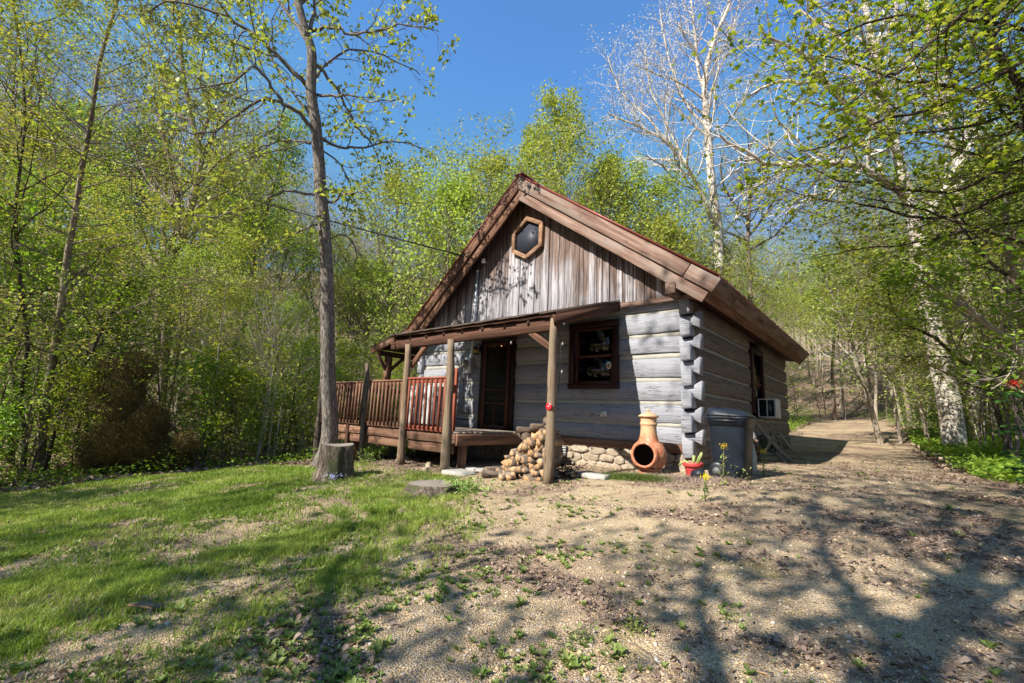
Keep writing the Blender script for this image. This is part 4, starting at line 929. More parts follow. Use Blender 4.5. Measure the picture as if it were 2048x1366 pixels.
# beige canister right behind the bin
qx, qy = .93, .12; qz = hz(qx, qy)
cn = thing('storage_canister', 'narrow beige container with pale domed cap tucked behind the black bin', 'container', (qx, qy, qz))
mb = MB(); rbox_rings(mb, [(.09, .10, 0, 0, 0), (.095, .10, .05, 0, 0), (.095, .10, .44, 0, 0)], 24, 5, (qx, qy, qz)); mb.build('body', MT['beige'], cn)
mb = MB(); lathe(mb, [(.115, .50), (.11, .54), (.09, .60), (.06, .64), (.01, .66)], (qx, qy, qz), 20); mb.build('cap', MT['greystone'], cn, smooth=True)
mb = MB(); lathe(mb, [(.08, .43), (.085, .47), (.09, .51)], (qx, qy, qz), 16); mb.build('collar', MT['dkplastic'], cn)
mb = MB(); slab(mb, [(qx+.08, qy-.06, qz+.52), (qx+.14, qy-.05, qz+.50), (qx+.16, qy-.03, qz+.30), (qx+.12, qy-.04, qz+.27)], .01); mb.build('rag', MT['deadleaf'], cn)
# solar lamp lying by the pot
mb = MB(); g_ = (.56, -1.06); gz = hz(*g_)
so = thing('solar_lamp', 'black solar garden lamp lying on the ground beside the red pot', 'lamp', (g_[0], g_[1], gz))
beam(mb, (g_[0]-.09, g_[1], gz+.05), (g_[0]+.08, g_[1]+.02, gz+.10), .10, .07, up=(.2, -.3, 1), rnd=.3); mb.build('housing', MT['dkplastic'], so, bevel=.008)
mb = MB(); beam(mb, (g_[0]-.08, g_[1]-.02, gz+.095), (g_[0]+.07, g_[1], gz+.143), .09, .006, up=(.2, -.5, 1)); mb.build('panel', MT['bin'], so)
# hose reel
gp = ground(1545, 924); dd = (gp-O)@_fw; rr = nrm((_rt[0], _rt[1], 0)); fb = nrm((_fw[0], _fw[1], 0))
def loc_(u, v, dp=0.): return gp+rr*(u-1545)*dd/F+np.array([0, 0, 1.])*(924-v)*dd/F+fb*dp
hr = thing('hose_reel', 'tan plastic garden hose reel cart leaning by the side wall', 'hose reel', tuple(gp))
for dp in (0., .32):
    mb = MB()
    for (p, q, w_) in (((1504, 834), (1530, 866), .055), ((1530, 866), (1560, 900), .085), ((1560, 900), (1583, 922), .07), ((1550, 872), (1520, 922), .06), ((1562, 866), (1585, 900), .05)): beam(mb, loc_(*p, dp), loc_(*q, dp), .035, w_, up=(0, 0, 1), n=2)
    mb.build('frame', MT['reelbeige'], hr, bevel=.006)
for dp in (.05, .27):
    mb = MB(); cc = loc_(1547, 888, dp); a = np.linspace(0, 2*math.pi, 25); tube(mb, [cc+rr*.17*math.cos(t)+np.array([0, 0, .17*math.sin(t)]) for t in a], .014, 6, cap=False)
    for k in range(6): tube(mb, [cc, cc+rr*.17*math.cos(k*1.047)+np.array([0, 0, .17*math.sin(k*1.047)])], .012, 5)
    mb.build('wheel', MT['dkplastic'], hr)
mb = MB(); cc = loc_(1547, 888, .07); n_ = 200; tube(mb, [cc+fb*.18*(t/n_)+(rr*math.cos(t*.35)+np.array([0, 0, 1.])*math.sin(t*.35))*.115 for t in range(n_)], .011, 5)
tube(mb, [loc_(1558, 872, .1), loc_(1580, 890, .0), loc_(1598, 912, -.05), loc_(1612, 927, -.1), loc_(1596, 931, -.15), loc_(1570, 930, -.15)], .011, 6); mb.build('hose', MT['hose'], hr, smooth=True)
# stumps
def stump(name, u, v, r, h, label, flare=1.35, lean=0.):
    p = ground(u, v); mb = MB(); n_ = 44; a = np.arange(n_)/n_*2*math.pi; ph = random.random()*6
    prof = [(-.12, flare*1.12), (0, flare), (.12, 1.16), (.35, 1.04), (.7, 1.0), (.97, .99), (1., .95)]
    V = []; T = []
    for (f, s_) in prof:
        rad = r*s_*(1+.07*np.sin(a*3+ph)+.045*np.sin(a*7+ph*2)+.03*np.sin(a*13)*(1.2-f)+.03*(rng.random(n_)-.5))
        z = h*f+(.03*h*np.sin(a*2+ph) if f > .9 else 0)
        V.append(np.stack([p[0]+rad*np.cos(a)+lean*f, p[1]+rad*np.sin(a), np.full(n_, p[2])+z], -1)); T.append(np.stack([np.full(n_, h*f), r*a, rad], -1))
    V = np.concatenate(V); T = np.concatenate(T); i = np.arange(len(prof)-1)[:, None]*n_; k = np.arange(n_)[None]; k2 = (k+1) % n_
    mb.add(V, [np.stack([i+k, i+k2, i+n_+k2, i+n_+k], -1).reshape(-1, 4)], T, .5)
    root = thing(name, label, 'tree stump', tuple(p)); mb.build('bark', MT['bark_stump'], root, smooth=True)
    top = V[-n_:]; mb = MB(); c = top.mean(0); V2 = np.concatenate([top, c+(top-c)*.8+np.array([0, 0, .004]), c+(top-c)*.35-np.array([0, 0, .01]), [c]])
    Fq = [np.array([(j+k*n_, (j+1) % n_+k*n_, (j+1) % n_+(k+1)*n_, j+(k+1)*n_) for k in range(2) for j in range(n_)]), np.array([(2*n_+j, 2*n_+(j+1) % n_, 3*n_) for j in range(n_)])]
    mb.add(V2, Fq, V2*np.array([3, 3, 1]), .5); mb.build('cut_top', MT['cutwood'], root); return p
stump('tree_stump', 667, 958, .27, .56, 'tall grey bark stump standing in front of the big tree and deck')
stump('tree_stump', 868, 983, .34, .11, 'low wide mossy stump cut close to the ground in front of the porch', 1.25)
# flat stones and steps
def flat_stone(u, v, rx, ry, h, name='flagstone', label='', z=None, mat='greystone', pos=None, n_=11):
    p = ground(u, v) if pos is None else np.array(pos); a = np.sort(rng.random(n_))*2*math.pi; a = np.arange(n_)/n_*2*math.pi+(rng.random(n_)-.5)*.35
    r_ = 1+.16*rng.normal(size=n_); mb = MB(); V = []
    for (f, s_) in ((-.5, 1.), (.7, 1.), (.93, .96), (1., .88)): V.append(np.stack([p[0]+rx*r_*np.cos(a)*s_, p[1]+ry*r_*np.sin(a)*s_, p[2]+h*f+rng.uniform(-.004, .004, n_)], -1))
    V = np.concatenate(V); i = np.arange(3)[:, None]*n_; k = np.arange(n_)[None]; k2 = (k+1) % n_
    mb.add(V, [np.stack([i+k, i+k2, i+n_+k2, i+n_+k], -1).reshape(-1, 4), (3*n_+np.arange(n_))[None]], None, random.random())
    o = mb.build(name, MT[mat], loc=tuple(p)); return tag(o, label, 'stone')
flat_stone(922, 947, .36, .26, .05, label='flat grey flagstone on the ground left of the firewood pile')
flat_stone(955, 938, .30, .22, .03, label='small flat stone just behind the grey flagstone under the porch')
mb = MB(); p = ground(1178, 957); beam(mb, (p[0]-.34, p[1]+.04, p[2]+.04), (p[0]+.32, p[1]-.02, p[2]+.045), .17, .075, n=7, wob=.008)
tag(mb.build('stone_slab', MT['greystone'], loc=tuple(p), bevel=.01), 'long flat grey stone slab on the gravel before the foundation', 'stone')
for (x0, x1, y0, y1, z0, z1, lb) in ((-3.0, -2.15, -.95, -.55, -.25, -.02, 'lower rough stone step beside the deck behind the firewood'), (-2.95, -2.2, -.60, -.2, -.02, .18, 'upper rough stone step beside the deck against the cabin wall')):
    mb = MB(); beam(mb, (x0, (y0+y1)/2, (z0+z1)/2), (x1, (y0+y1)/2, (z0+z1)/2), y1-y0, z1-z0, n=8, wob=.02); tag(mb.build('stone_step', MT['stone'], loc=((x0+x1)/2, (y0+y1)/2, z0), bevel=.02), lb, 'step')
# rough stones holding up the deck
for (u, v, rx, h, lb) in ((782, 915, .13, .38, 'tall pale rock propped under the deck near the porch post'), (808, 921, .16, .10, 'low flat rock at the foot of the left porch post'), (708, 905, .15, .42, 'mossy upright rock under the left end of the deck'), (857, 934, .07, .09, 'small orange brown rock lying under the deck'), (850, 940, .06, .05, 'small tan rock on the dirt by the deck')):
    p = ground(u, v); mb = MB(); n_ = 10; a = np.arange(n_)/n_*2*math.pi; V = []; fl = [(-.2, 1.1), (.1, 1.05), (.45, .85), (.75, .72), (.95, .5), (1., .2)]
    for (f, s_) in fl: rad = rx*s_*(1+.22*(rng.random(n_)-.5)); V.append(np.stack([p[0]+rad*np.cos(a), p[1]+rad*np.sin(a), p[2]+h*f+rng.uniform(-.02, .02, n_)*h], -1))
    i = np.arange(len(fl)-1)[:, None]*n_; k = np.arange(n_)[None]; k2 = (k+1) % n_
    mb.add(np.concatenate(V), [np.stack([i+k, i+k2, i+n_+k2, i+n_+k], -1).reshape(-1, 4), ((len(fl)-1)*n_+np.arange(n_))[None]], None, random.random()); tag(mb.build('rock', MT['stone'], loc=tuple(p)), lb, 'rock')
# firewood
FWG = 'split logs in the firewood pile'; FWL = 'split piece of firewood stacked in the pile beside the porch post'
protos = []
def log_piece(kind):
    mb = MB(); L = random.uniform(.36, .44); r = random.uniform(.052, .09)
    if kind == 0:      # quarter wedge
        poly = [(0, 0)]+[(r*1.75*math.cos(t), r*1.75*math.sin(t)) for t in np.linspace(0, random.uniform(.9, 1.5), 3)]
    elif kind == 1: poly = [(-r*1.2, -r*.5), (r*1.1, -r*.6), (r*.9, r*.5), (-r*.7, r*.55)]
    else: poly = [(r*.8*math.cos(t), r*.8*math.sin(t)) for t in np.arange(9)/9*2*math.pi]
    c = np.mean(poly, 0); poly = [tuple(np.array(p)-c+rng.normal(size=2)*.003) for p in poly]; n = len(poly)
    V = [(p[0], y, p[1]) for y in (-L/2, 0, L/2) for p in poly]; V = np.array(V)+np.array([0, 0, 0]); V[n:2*n] += rng.normal(size=(n, 3))*.004
    T = np.array([(v[1], v[0], v[2]) for v in V])+random.uniform(0, 40)
    mb.add(V, [tuple(range(n)), tuple(range(3*n-1, 2*n-1, -1))]+[(k*n+i, (k+1)*n+i, (k+1)*n+(i+1) % n, k*n+(i+1) % n) for k in range(2) for i in range(n)], T, random.choice([.1, .2, .5, .8, .9]))
    return mb
for k in range(10):
    kd = (0, 0, 1, 0, 1, 0, 1, 0, 2, 2)[k]
    o = log_piece(kd).build('firewood', MT['firebark' if kd == 2 else 'split'], loc=(0, 0, 0)); tag(o, FWL, 'firewood', FWG); protos.append(o)
used = set()
def put_log(k, loc, rot, sc_=1., label=None):
    o = protos[k]
    if k in used: o = o.copy(); COL.objects.link(o)
    used.add(k); o.location = loc; o.rotation_euler = rot; o.scale = (sc_, 1, sc_)
    if label: o['label'] = label; 
    return o
row = 0; z = -.17
while z < .55:
    left = -2.42+max(0, (z+.13))*1.35+random.uniform(-.05, .05); x = -1.36
    while x > left:
        put_log(random.choice([0, 1, 2, 3, 4, 5, 6, 7]), (x+random.uniform(-.015, .015), -1.80+random.uniform(-.05, .04)+(.0 if row % 2 else .02), z+random.uniform(-.012, .012)+.0*x), (random.uniform(-.08, .08), random.uniform(0, 6.28), random.uniform(-.18, .22)), random.uniform(.85, 1.2))
        x -= random.uniform(.10, .14)
    z += .088; row += 1
for k in range(14):   # tumbled pieces at the left foot and front
    x = -2.25+random.uniform(-.25, .5); y = -1.98+random.uniform(-.12, .1); put_log(random.choice([0, 1, 3, 4, 8]), (x, y, hz(x, y)+.055), (random.uniform(-.2, .2), random.uniform(0, 6), random.uniform(-1, 1)))
for (x, z_, a, k, sc_) in ((-1.45, .60, .5, 8, .8), (-1.55, .58, -.2, 9, .8), (-1.68, .56, .3, 8, .6), (-1.8, .52, -.4, 9, .7), (-1.42, .66, .7, 4, 1.), (-1.9, .44, 1.1, 9, 1.1)):
    put_log(k, (x, -1.8, z_), (random.uniform(-.3, .1), random.random()*6, a), sc_, 'round branch log lying across the top of the firewood pile')
# brush pile behind the right post
p = ground(1125, 958); mb = MB()
for k in range(150):
    q = p+np.array([random.gauss(0, .13), random.gauss(.1, .08), abs(random.gauss(.1, .09))]); d = rng.normal(size=3); d[2] *= .5; d = nrm(d)*random.uniform(.08, .22)
    tube(mb, [q, q+d*.5+rng.normal(size=3)*.02, q+d], [.006, .005, .002], 4)
tag(mb.build('brush_heap', MT['bark_dark'], loc=tuple(p)), 'small dark heap of tangled twigs at the foot of the porch post', 'twig heap', kind='stuff')
# bark chunk on the lawn and long twigs
p = ground(290, 1222); mb = MB(); beam(mb, p+np.array([-.09, -.06, .03]), p+np.array([.10, .06, .035]), .05, .02, n=5, wob=.008)
tag(mb.build('wood_chunk', MT['split'], loc=tuple(p)), 'flat split chunk of wood lying alone on the lawn', 'wood piece')
p = ground(1520, 1352); mb = MB(); beam(mb, p+np.array([-.06, -.0, .012]), p+np.array([.05, .02, .014]), .02, .008, n=3, wob=.003)
tag(mb.build('wood_chunk', MT['split'], loc=tuple(p)), 'white wood splinter on the gravel at the bottom edge', 'wood piece')
# ================================================================== trees
def rot_about(d, ang, az):
    d = np.asarray(d); ref = np.array([0, 0, 1.]) if abs(d[2]) < .95 else np.array([1., 0, 0])
    s = nrm(x3(d, ref)); u = x3(s, d)
    return nrm(d*math.cos(ang)+(s*math.cos(az)+u*math.sin(az))*math.sin(ang))
class Tree:
    """kids[l]: children per level, ratio, ang (deg), start: bare fraction, crook, trop (upward pull)"""
    def __init__(s, seed, kids=(20, 8, 4), ratio=(.42, .5, .5), ang=(55, 45, 40), start=(.35, .2, .2), crook=(.04, .12, .18), trop=(.02, .06, .04), sides=(10, 6, 4, 3), step=.5, nleaf=8, spread=.12, taper=.8, droop=0., lastanchors=2, rk=.55, minr=.004):
        s.__dict__.update(locals()); s.r = random.Random(seed); s.mb = MB(); s.A = []; s.nr = np.random.default_rng(seed)
    def path(s, p, d, L, r, lvl):
        n = max(3, min(12, int(L/s.step)+2)); pts = [np.array(p, float)]; d = np.array(d, float)
        c = s.crook[min(lvl, len(s.crook)-1)]; t = s.trop[min(lvl, len(s.trop)-1)]
        for i in range(n):
            d = d+s.nr.normal(size=3)*c; d[2] += t-s.droop*(i/n)*(lvl > 0); d = nrm(d); pts.append(pts[-1]+d*L/n)
        return pts
    def limb(s, pts, r0, r1, lvl):
        n = len(pts); rad = [r0+(r1-r0)*(i/(n-1))**.9 for i in range(n)]
        if lvl == 0 and r0 > .06: rad[0] *= 1.25
        tube(s.mb, pts, rad, s.sides[min(lvl, len(s.sides)-1)], cap=False, rnd=.5, wob=.12 if lvl == 0 else 0)
        P = np.array(pts); seg = np.linalg.norm(np.diff(P, axis=0), axis=1); cum = np.concatenate([[0], np.cumsum(seg)]); L = cum[-1]
        def pos(f):
            q = f*L; i = min(len(seg)-1, int(np.searchsorted(cum, q, side='right')-1)); g = (q-cum[i])/max(seg[i], 1e-6)
            return P[i]+(P[i+1]-P[i])*g, nrm(P[i+1]-P[i]), r0+(r1-r0)*f**.9
        if lvl < len(s.kids):
            k = s.kids[lvl]; k = max(1, int(round(k*(1 if lvl == 0 else min(2.2, L/s.Lref[lvl]))))) if hasattr(s, 'Lref') else k
            az = s.r.random()*6.28
            for i in range(k):
                f = s.start[lvl]+(1-s.start[lvl])*((i+s.r.random()*.8)/k)
                q, d, rr = pos(min(f, .99)); az += 2.4+s.r.uniform(-.6, .6)
                ang = R(s.ang[lvl]*(1.15-.5*f if lvl == 0 else 1)+s.r.uniform(-10, 10))
                d2 = rot_about(d, ang, az)
                if s.flat and lvl >= 0 and lvl+1 >= s.flat: d2[2] *= .35; d2 = nrm(d2)
                L2 = L*s.ratio[lvl]*s.shape(f, lvl)*s.r.uniform(.7, 1.25); r2 = max(s.minr, min(rr*s.rk, L2*.028))
                s.limb(s.path(q, d2, L2, r2, lvl+1), r2, max(s.minr*.6, r2*(1-s.taper)), lvl+1)
        if lvl >= len(s.kids)-s.lastanchors+1 or lvl == len(s.kids):
            m = s.nleaf if lvl == len(s.kids) else max(1, s.nleaf//2)
            f = s.nr.random(m)**.7; idx = f*(n-1); i0 = np.minimum(idx.astype(int), n-2); g = (idx-i0)[:, None]
            s.A.append(P[i0]*(1-g)+P[i0+1]*g+s.nr.normal(size=(m, 3))*s.spread)
    flat = 0
    def shape(s, f, lvl):
        if lvl == 0: return {'round': math.sin(math.pi*min(1, .25+f*.72))*1.05+.1, 'cone': 1.15-f, 'vase': .5+.6*f}[s.form]
        return 1.15-.55*f
    form = 'round'
def make_tree(name, label, cat, base, T, H_, r0, lean=(0, 0), barkm='bark_mid', leafm='leaf_green', leafsize=.09, shape=LEAF_D, group=None, upmix=.5, trunkpts=None, limbs=(), r1=.02, parts=('trunk', 'crown')):
    base = np.array(base, float); root = thing(name, label, cat, tuple(base), group)
    if trunkpts is None:
        d = nrm((lean[0], lean[1], 1)); trunkpts = T.path(base-np.array([0, 0, .15]), d, H_, r0, 0)
    if T.kids[0] == 0 and len(trunkpts):
        tube(T.mb, trunkpts, np.linspace(r0, r1, len(trunkpts)), T.sides[0], cap=False, rnd=.5, wob=.1)
    elif len(trunkpts): T.limb(trunkpts, r0, r1, 0)
    for (pts, ra, rb, lv) in limbs: T.limb(pts, ra, rb, lv)
    T.mb.build(parts[0], MT[barkm], root, smooth=True)
    if T.A and leafm:
        A = np.concatenate(T.A); mb = MB(); leafmesh(mb, A, leafsize, upmix, shape, T.nr); mb.build(parts[1], MT[leafm], root)
    return root
def gpt(az, d):
    """point on the ground at azimuth (deg left of +y) and distance d from the camera"""
    x = O[0]-math.sin(R(az))*d; y = O[1]+math.cos(R(az))*d; return (x, y, hz(x, y))
def gxy(az, d): return O[0]-math.sin(R(az))*d, O[1]+math.cos(R(az))*d
def az_of(u): return math.degrees(CY)-math.degrees(math.atan((u-W/2)/F))
# ---- prototypes for the woods
PR = {}
def proto(key, name, label, group, **kw):
    PR[key] = dict(root=None, kw=kw, name=name, label=label, group=group, used=False)
def tall(seed, leafm, barkm, Hh, nleaf, lsize, kids=(20, 8, 3), form='round', start=.35, r0=.17, ang=(52, 42, 40), ratio=(.36, .45, .5), spread=.22, step=1.0):
    T = Tree(seed, kids=kids, start=(start, .2, .2), ratio=ratio, ang=ang, nleaf=nleaf, spread=spread, step=step, sides=(8, 5, 3, 3), crook=(.045, .14, .2)); T.form = form
    return dict(T=T, H_=Hh, r0=r0, barkm=barkm, leafm=leafm, leafsize=lsize)
SPEC = {
 'g1': ('leaf_green', 'bark_mid', 15, 13, .145, (22, 8, 3), 'round', 0.42, .16), 'g2': ('leaf_bright', 'bark_pale', 13, 13, .145, (20, 8, 3), 'round', 0.37, .12),
 'g3': ('leaf_yel', 'bark_mid', 17, 10, .135, (22, 8, 3), 'vase', 0.50, .18), 'g4': ('leaf_yel', 'bark_mid', 14, 12, .135, (20, 8, 3), 'round', 0.42, .15),
 'p1': ('leaf_pink', 'bark_mid', 17, 4, .10, (22, 9, 3), 'vase', 0.50, .18), 'p2': ('leaf_pink', 'bark_pale', 16, 3, .10, (22, 9, 3), 'round', 0.50, .16),
 's1': ('leaf_white', 'bark_white', 19, 3, .11, (18, 9, 3), 'vase', 0.50, .2), 'o1': ('leaf_yel', 'bark_dark', 20, 4, .13, (18, 8, 3), 'vase', 0.50, .25),
 'g5': ('leaf_green', 'bark_dark', 18, 10, .145, (22, 8, 3), 'cone', 0.37, .17)}
LBL = {'left': 'tree of the dense spring woods covering the hillside left of the cabin', 'back': 'tree of the spring woods rising behind the cabin roof', 'right': 'tree of the leafy woods along the driveway right of the cabin'}
counter = {}
def woods_tree(key, p, rz, s, region, name='woodland_tree', group=None, label=None):
    grp = group or 'trees of the woods'
    if key not in counter:
        lf, bk, Hh, nl, ls, kids, form, st, r0 = SPEC[key]; k = tall(hash(key) % 1000 if 0 else sum(map(ord, key))*7, lf, bk, Hh, nl, ls, kids, form, st, r0)
        r = make_tree(name, label or LBL[region], 'tree', (0, 0, 0), group=grp, **k); counter[key] = r
        r.location = p; r.rotation_euler = (0, 0, rz); r.scale = (s, s, s); return r
    r = dup(counter[key], p, rz, s, label or LBL[region]); r['group'] = grp; return r
def excl(x, y):
    xr = float(np.interp(y, [-4, 0, 4, 9, 14, 22, 30], [6.2, 5.2, 4.4, 4.0, 3.8, 3.2, 2.8])); xl = float(np.interp(y, [9, 14, 22, 30], [-1.6, -1.5, -2., -2.2]))
    if -12.5 < x < xr and -12 < y < 10.5: return True
    if y >= 10.5 and xl < x < xr and y < 31: return True
    if -9.5 < x < xr and y < 12.5: return True
    return False
R2 = random.Random(5)
def place_woods():
    n = 0
    # (azimuth range left->right, distance range, count, keys, region)
    Z = [((38, 96), (15, 24), 16, ('g2', 'g1', 'g4', 'o1'), 'left'), ((36, 98), (24, 42), 56, ('g1', 'g2', 'g3', 'p1', 'g5', 'p2', 's1', 'o1'), 'left'), ((34, 98), (42, 95), 84, ('g1', 'g3', 'p1', 'p2', 'p1', 's1'), 'left'),
         ((8, 38), (23, 34), 12, ('g1', 'g2', 'g3', 'g4'), 'back'), ((8, 36), (34, 80), 44, ('g1', 'g3', 'p1', 'g4', 'g5', 'p2'), 'back'),
         ((-14, 4), (19, 34), 18, ('g2', 'g2', 'g4', 'g1', 'g3'), 'right'), ((-14, 8), (34, 60), 44, ('g1', 'g2', 'g2', 'g4', 'g3'), 'right'), ((-14, 8), (60, 95), 24, ('g1', 'p1', 'g2', 's1', 'g4', 'g3'), 'right')]
    pts = []
    for (az, dr, cnt, keys, reg) in Z:
        k = 0; tries = 0
        while k < cnt and tries < 4000:
            tries += 1; a = R2.uniform(*az); d = math.sqrt(R2.uniform(dr[0]**2, dr[1]**2)); x, y = gxy(a, d)
            if excl(x, y): continue
            if 33 < a < 60 and d < 33 and R2.random() < .5: continue
            mind = 1.7 if d < 40 else 2.6
            if any((x-q[0])**2+(y-q[1])**2 < mind**2 for q in pts): continue
            s = R2.uniform(.62, .98)
            if d < 24: s *= .68
            if reg == 'back' and d < 34: s *= .75
            if reg == 'right' and 4 > a > -6 and d < 34: s *= .75
            if 38 < a < 66: s *= (.8 if a < 50 else .72)
            pts.append((x, y)); woods_tree(R2.choice(keys), (x, y, hz(x, y)-.1), R2.uniform(0, 6.28), s, reg); k += 1
place_woods()
# ---- young saplings and understorey
def sap_proto(seed, Hh, leafm, barkm, nleaf, ls, multi=1):
    T = Tree(seed, kids=(14, 6), ratio=(.34, .5), ang=(48, 45), start=(.15, .15), crook=(.05, .14), nleaf=nleaf, spread=.10, step=.4, sides=(6, 4, 3), minr=.003); T.flat = 1 if multi == 2 else 0
    return T, Hh, leafm, barkm, ls
SAP = [sap_proto(11, 5.2, 'leaf_green', 'bark_mid', 9, .09), sap_proto(12, 4.4, 'leaf_bright', 'bark_pale', 10, .09, 2), sap_proto(13, 6., 'leaf_yel', 'bark_mid', 7, .085, 2), sap_proto(14, 3.2, 'leaf_deep', 'bark_dark', 12, .085), sap_proto(15, 5.5, 'leaf_pink', 'bark_pale', 2, .07), sap_proto(16, 2.2, 'leaf_green', 'bark_mid', 14, .08)]
SLB = {'left': 'young sapling of the thicket at the edge of the lawn left of the cabin', 'right': 'young leafy sapling along the right side of the driveway', 'back': 'young leafy sapling in the undergrowth behind the cabin'}
sapr = {}
def sapling(k, p, rz, s, reg):
    if k not in sapr:
        T, Hh, lf, bk, ls = SAP[k]; sapr[k] = make_tree('sapling', SLB[reg], 'sapling', (0, 0, 0), T, Hh, .03, barkm=bk, leafm=lf, leafsize=ls, group='saplings of the undergrowth', r1=.006)
        r = sapr[k]; r.location = p; r.scale = (s, s, s); return r
    return dup(sapr[k], p, rz, s, SLB[reg])
pts = []
for (az, dr, cnt, keys, reg) in (((48, 97), (11.5, 17), 62, (0, 1, 3, 3, 5, 2), 'left'), ((44, 97), (17, 27), 60, (0, 1, 2, 3, 4), 'left'), ((-12, -1), (12, 24), 60, (0, 1, 2, 5, 5, 2), 'right'), ((-10, 10), (24, 40), 42, (0, 1, 2, 4), 'right'), ((8, 34), (19, 32), 24, (0, 1, 2), 'back')):
    k = 0; tries = 0
    while k < cnt and tries < 3000:
        tries += 1; a = R2.uniform(*az); d = R2.uniform(*dr); x, y = gxy(a, d)
        if reg == 'left' and x > -10.3: continue
        ua = W/2-F*math.tan(R(a)-CY)
        if 150 < ua < 430 and d < 15.5: continue
        if 500 < ua < 620 and d < 14: continue
        if excl(x, y) and not (reg == 'left' and x < -10.3): continue
        if any((x-q[0])**2+(y-q[1])**2 < .7**2 for q in pts): continue
        pts.append((x, y)); sapling(R2.choice(keys), (x, y, hz(x, y)-.05), R2.uniform(0, 6.28), R2.uniform(.7, 1.25), reg); k += 1
# ------------------------------------------------------------------ hero tree in front of the deck
def P3(lst, d0, d1=None, jit=0.):
    d1 = d0 if d1 is None else d1; n = len(lst)
    out = [at(u, v, d0+(d1-d0)*i/max(1, n-1)) for i, (u, v) in enumerate(lst)]
    return out
def smoothpts(P, k=3, jit=0.):
    P = np.array(P); n = len(P); t = np.linspace(0, n-1, (n-1)*k+1); out = []
    for q in t:
        i = int(min(q, n-2)); g = q-i; p0 = P[max(i-1, 0)]; p1 = P[i]; p2 = P[i+1]; p3 = P[min(i+2, n-1)]
        out.append(.5*((2*p1)+(-p0+p2)*g+(2*p0-5*p1+4*p2-p3)*g*g+(-p0+3*p1-3*p2+p3)*g**3))
    out = np.array(out)
    if jit: out[1:-1] += rng.normal(size=out[1:-1].shape)*jit
    return list(out)
gb = gpt(az_of(661), 10.35); gb = np.array(gb); D9 = float((gb-O)@_fw)
T = Tree(41, kids=(0, 9, 5), ratio=(.4, .34, .5), ang=(50, 48, 42), start=(.2, .22, .15), crook=(.05, .22, .25), trop=(0, .0, .0), nleaf=3, spread=.05, step=.22, sides=(14, 7, 5, 3), minr=.004, rk=.5); T.Lref = {1: 2.4, 2: .9}
tr = [(663, 930), (660, 870), (656, 760), (655, 640), (652, 500), (643, 403), (637, 311), (630, 238), (622, 183), (624, 110), (615, 73), (595, 0), (580, -90), (575, -200)]
tp = [gb-np.array([0, 0, .2])]+P3(tr[1:], D9, D9-.2); tp = smoothpts(tp, 3)
rr_ = np.interp(np.linspace(0, 1, len(tp)), [0, .05, .3, .6, .85, 1], [.23, .165, .122, .10, .07, .03])
tube(T.mb, tp, rr_, 16, cap=False, rnd=.5, wob=.10)
LIMBS = [([(619, 179), (604, 161), (549, 103), (513, 73), (472, 44), (406, 15), (330, 4), (285, 30)], .055, -.9), ([(637, 278), (622, 256), (600, 227), (571, 209), (542, 201), (527, 199), (476, 227), (447, 253), (403, 267), (350, 262)], .05, -1.5),
 ([(622, 286), (600, 281), (571, 280), (524, 293), (496, 308)], .035, .5), ([(571, 212), (564, 200), (546, 176), (524, 146), (505, 135), (469, 161), (430, 170), (366, 178), (320, 160)], .038, -1.2), ([(636, 392), (600, 383), (560, 384), (524, 403), (461, 428), (403, 430), (350, 425)], .032, -.8),
 ([(634, 449), (600, 461), (564, 480)], .025, .4), ([(622, 62), (648, 57), (674, 55), (700, 68), (745, 66), (800, 48), (868, 60)], .04, -.5), ([(634, 128), (655, 154), (681, 190), (700, 227), (720, 262), (745, 292), (765, 350)], .038, .6),
 ([(632, 189), (663, 192), (700, 190), (745, 205), (800, 198)], .032, -.8), ([(638, 275), (670, 289), (700, 295), (745, 290), (800, 285), (850, 300)], .035, .9), ([(650, 406), (672, 402), (685, 385), (700, 390), (730, 378)], .032, -.6),
 ([(612, 77), (586, 40), (553, 0), (535, -40), (500, -80)], .05, .7), ([(620, 60), (630, 0), (650, -60)], .045, .5), ([(640, 300), (680, 330), (700, 380), (690, 430)], .02, .4), ([(598, 10), (650, -40), (720, -60), (800, -30)], .04, .8), ([(652, 480), (690, 470), (712, 500), (705, 540)], .02, .4),
 ([(650, 420), (628, 440), (612, 500)], .02, -.4), ([(630, 238), (600, 205), (560, 150), (530, 60), (520, 0)], .035, 1.0), ([(625, 170), (660, 120), (720, 100), (790, 120), (840, 150)], .03, 1.2)]
limbs = [(smoothpts(P3(l, D9, D9+dd), 3, .018), r, .010, 1) for (l, r, dd) in LIMBS]
hero = make_tree('hickory_tree', 'tall grey crooked tree with sparse new leaves standing in front of the deck', 'tree', tuple(gb), T, 0, .2, trunkpts=[], barkm='bark_grey', leafm=None, limbs=limbs)
A = np.concatenate(T.A); A = A[rng.random(len(A)) < np.clip(.35+1.6*(fbm(A[:, 0]*1.3+A[:, 1], A[:, 2]*1.3, 55)-.4), 0, 1)]; mb = MB(); A = np.repeat(A, 4, 0)+rng.normal(size=(len(A)*4, 3))*.06; leafmesh(mb, A, .105, .1, LEAF_D, T.nr); mb.build('crown', MT['leaf_yel'], hero)
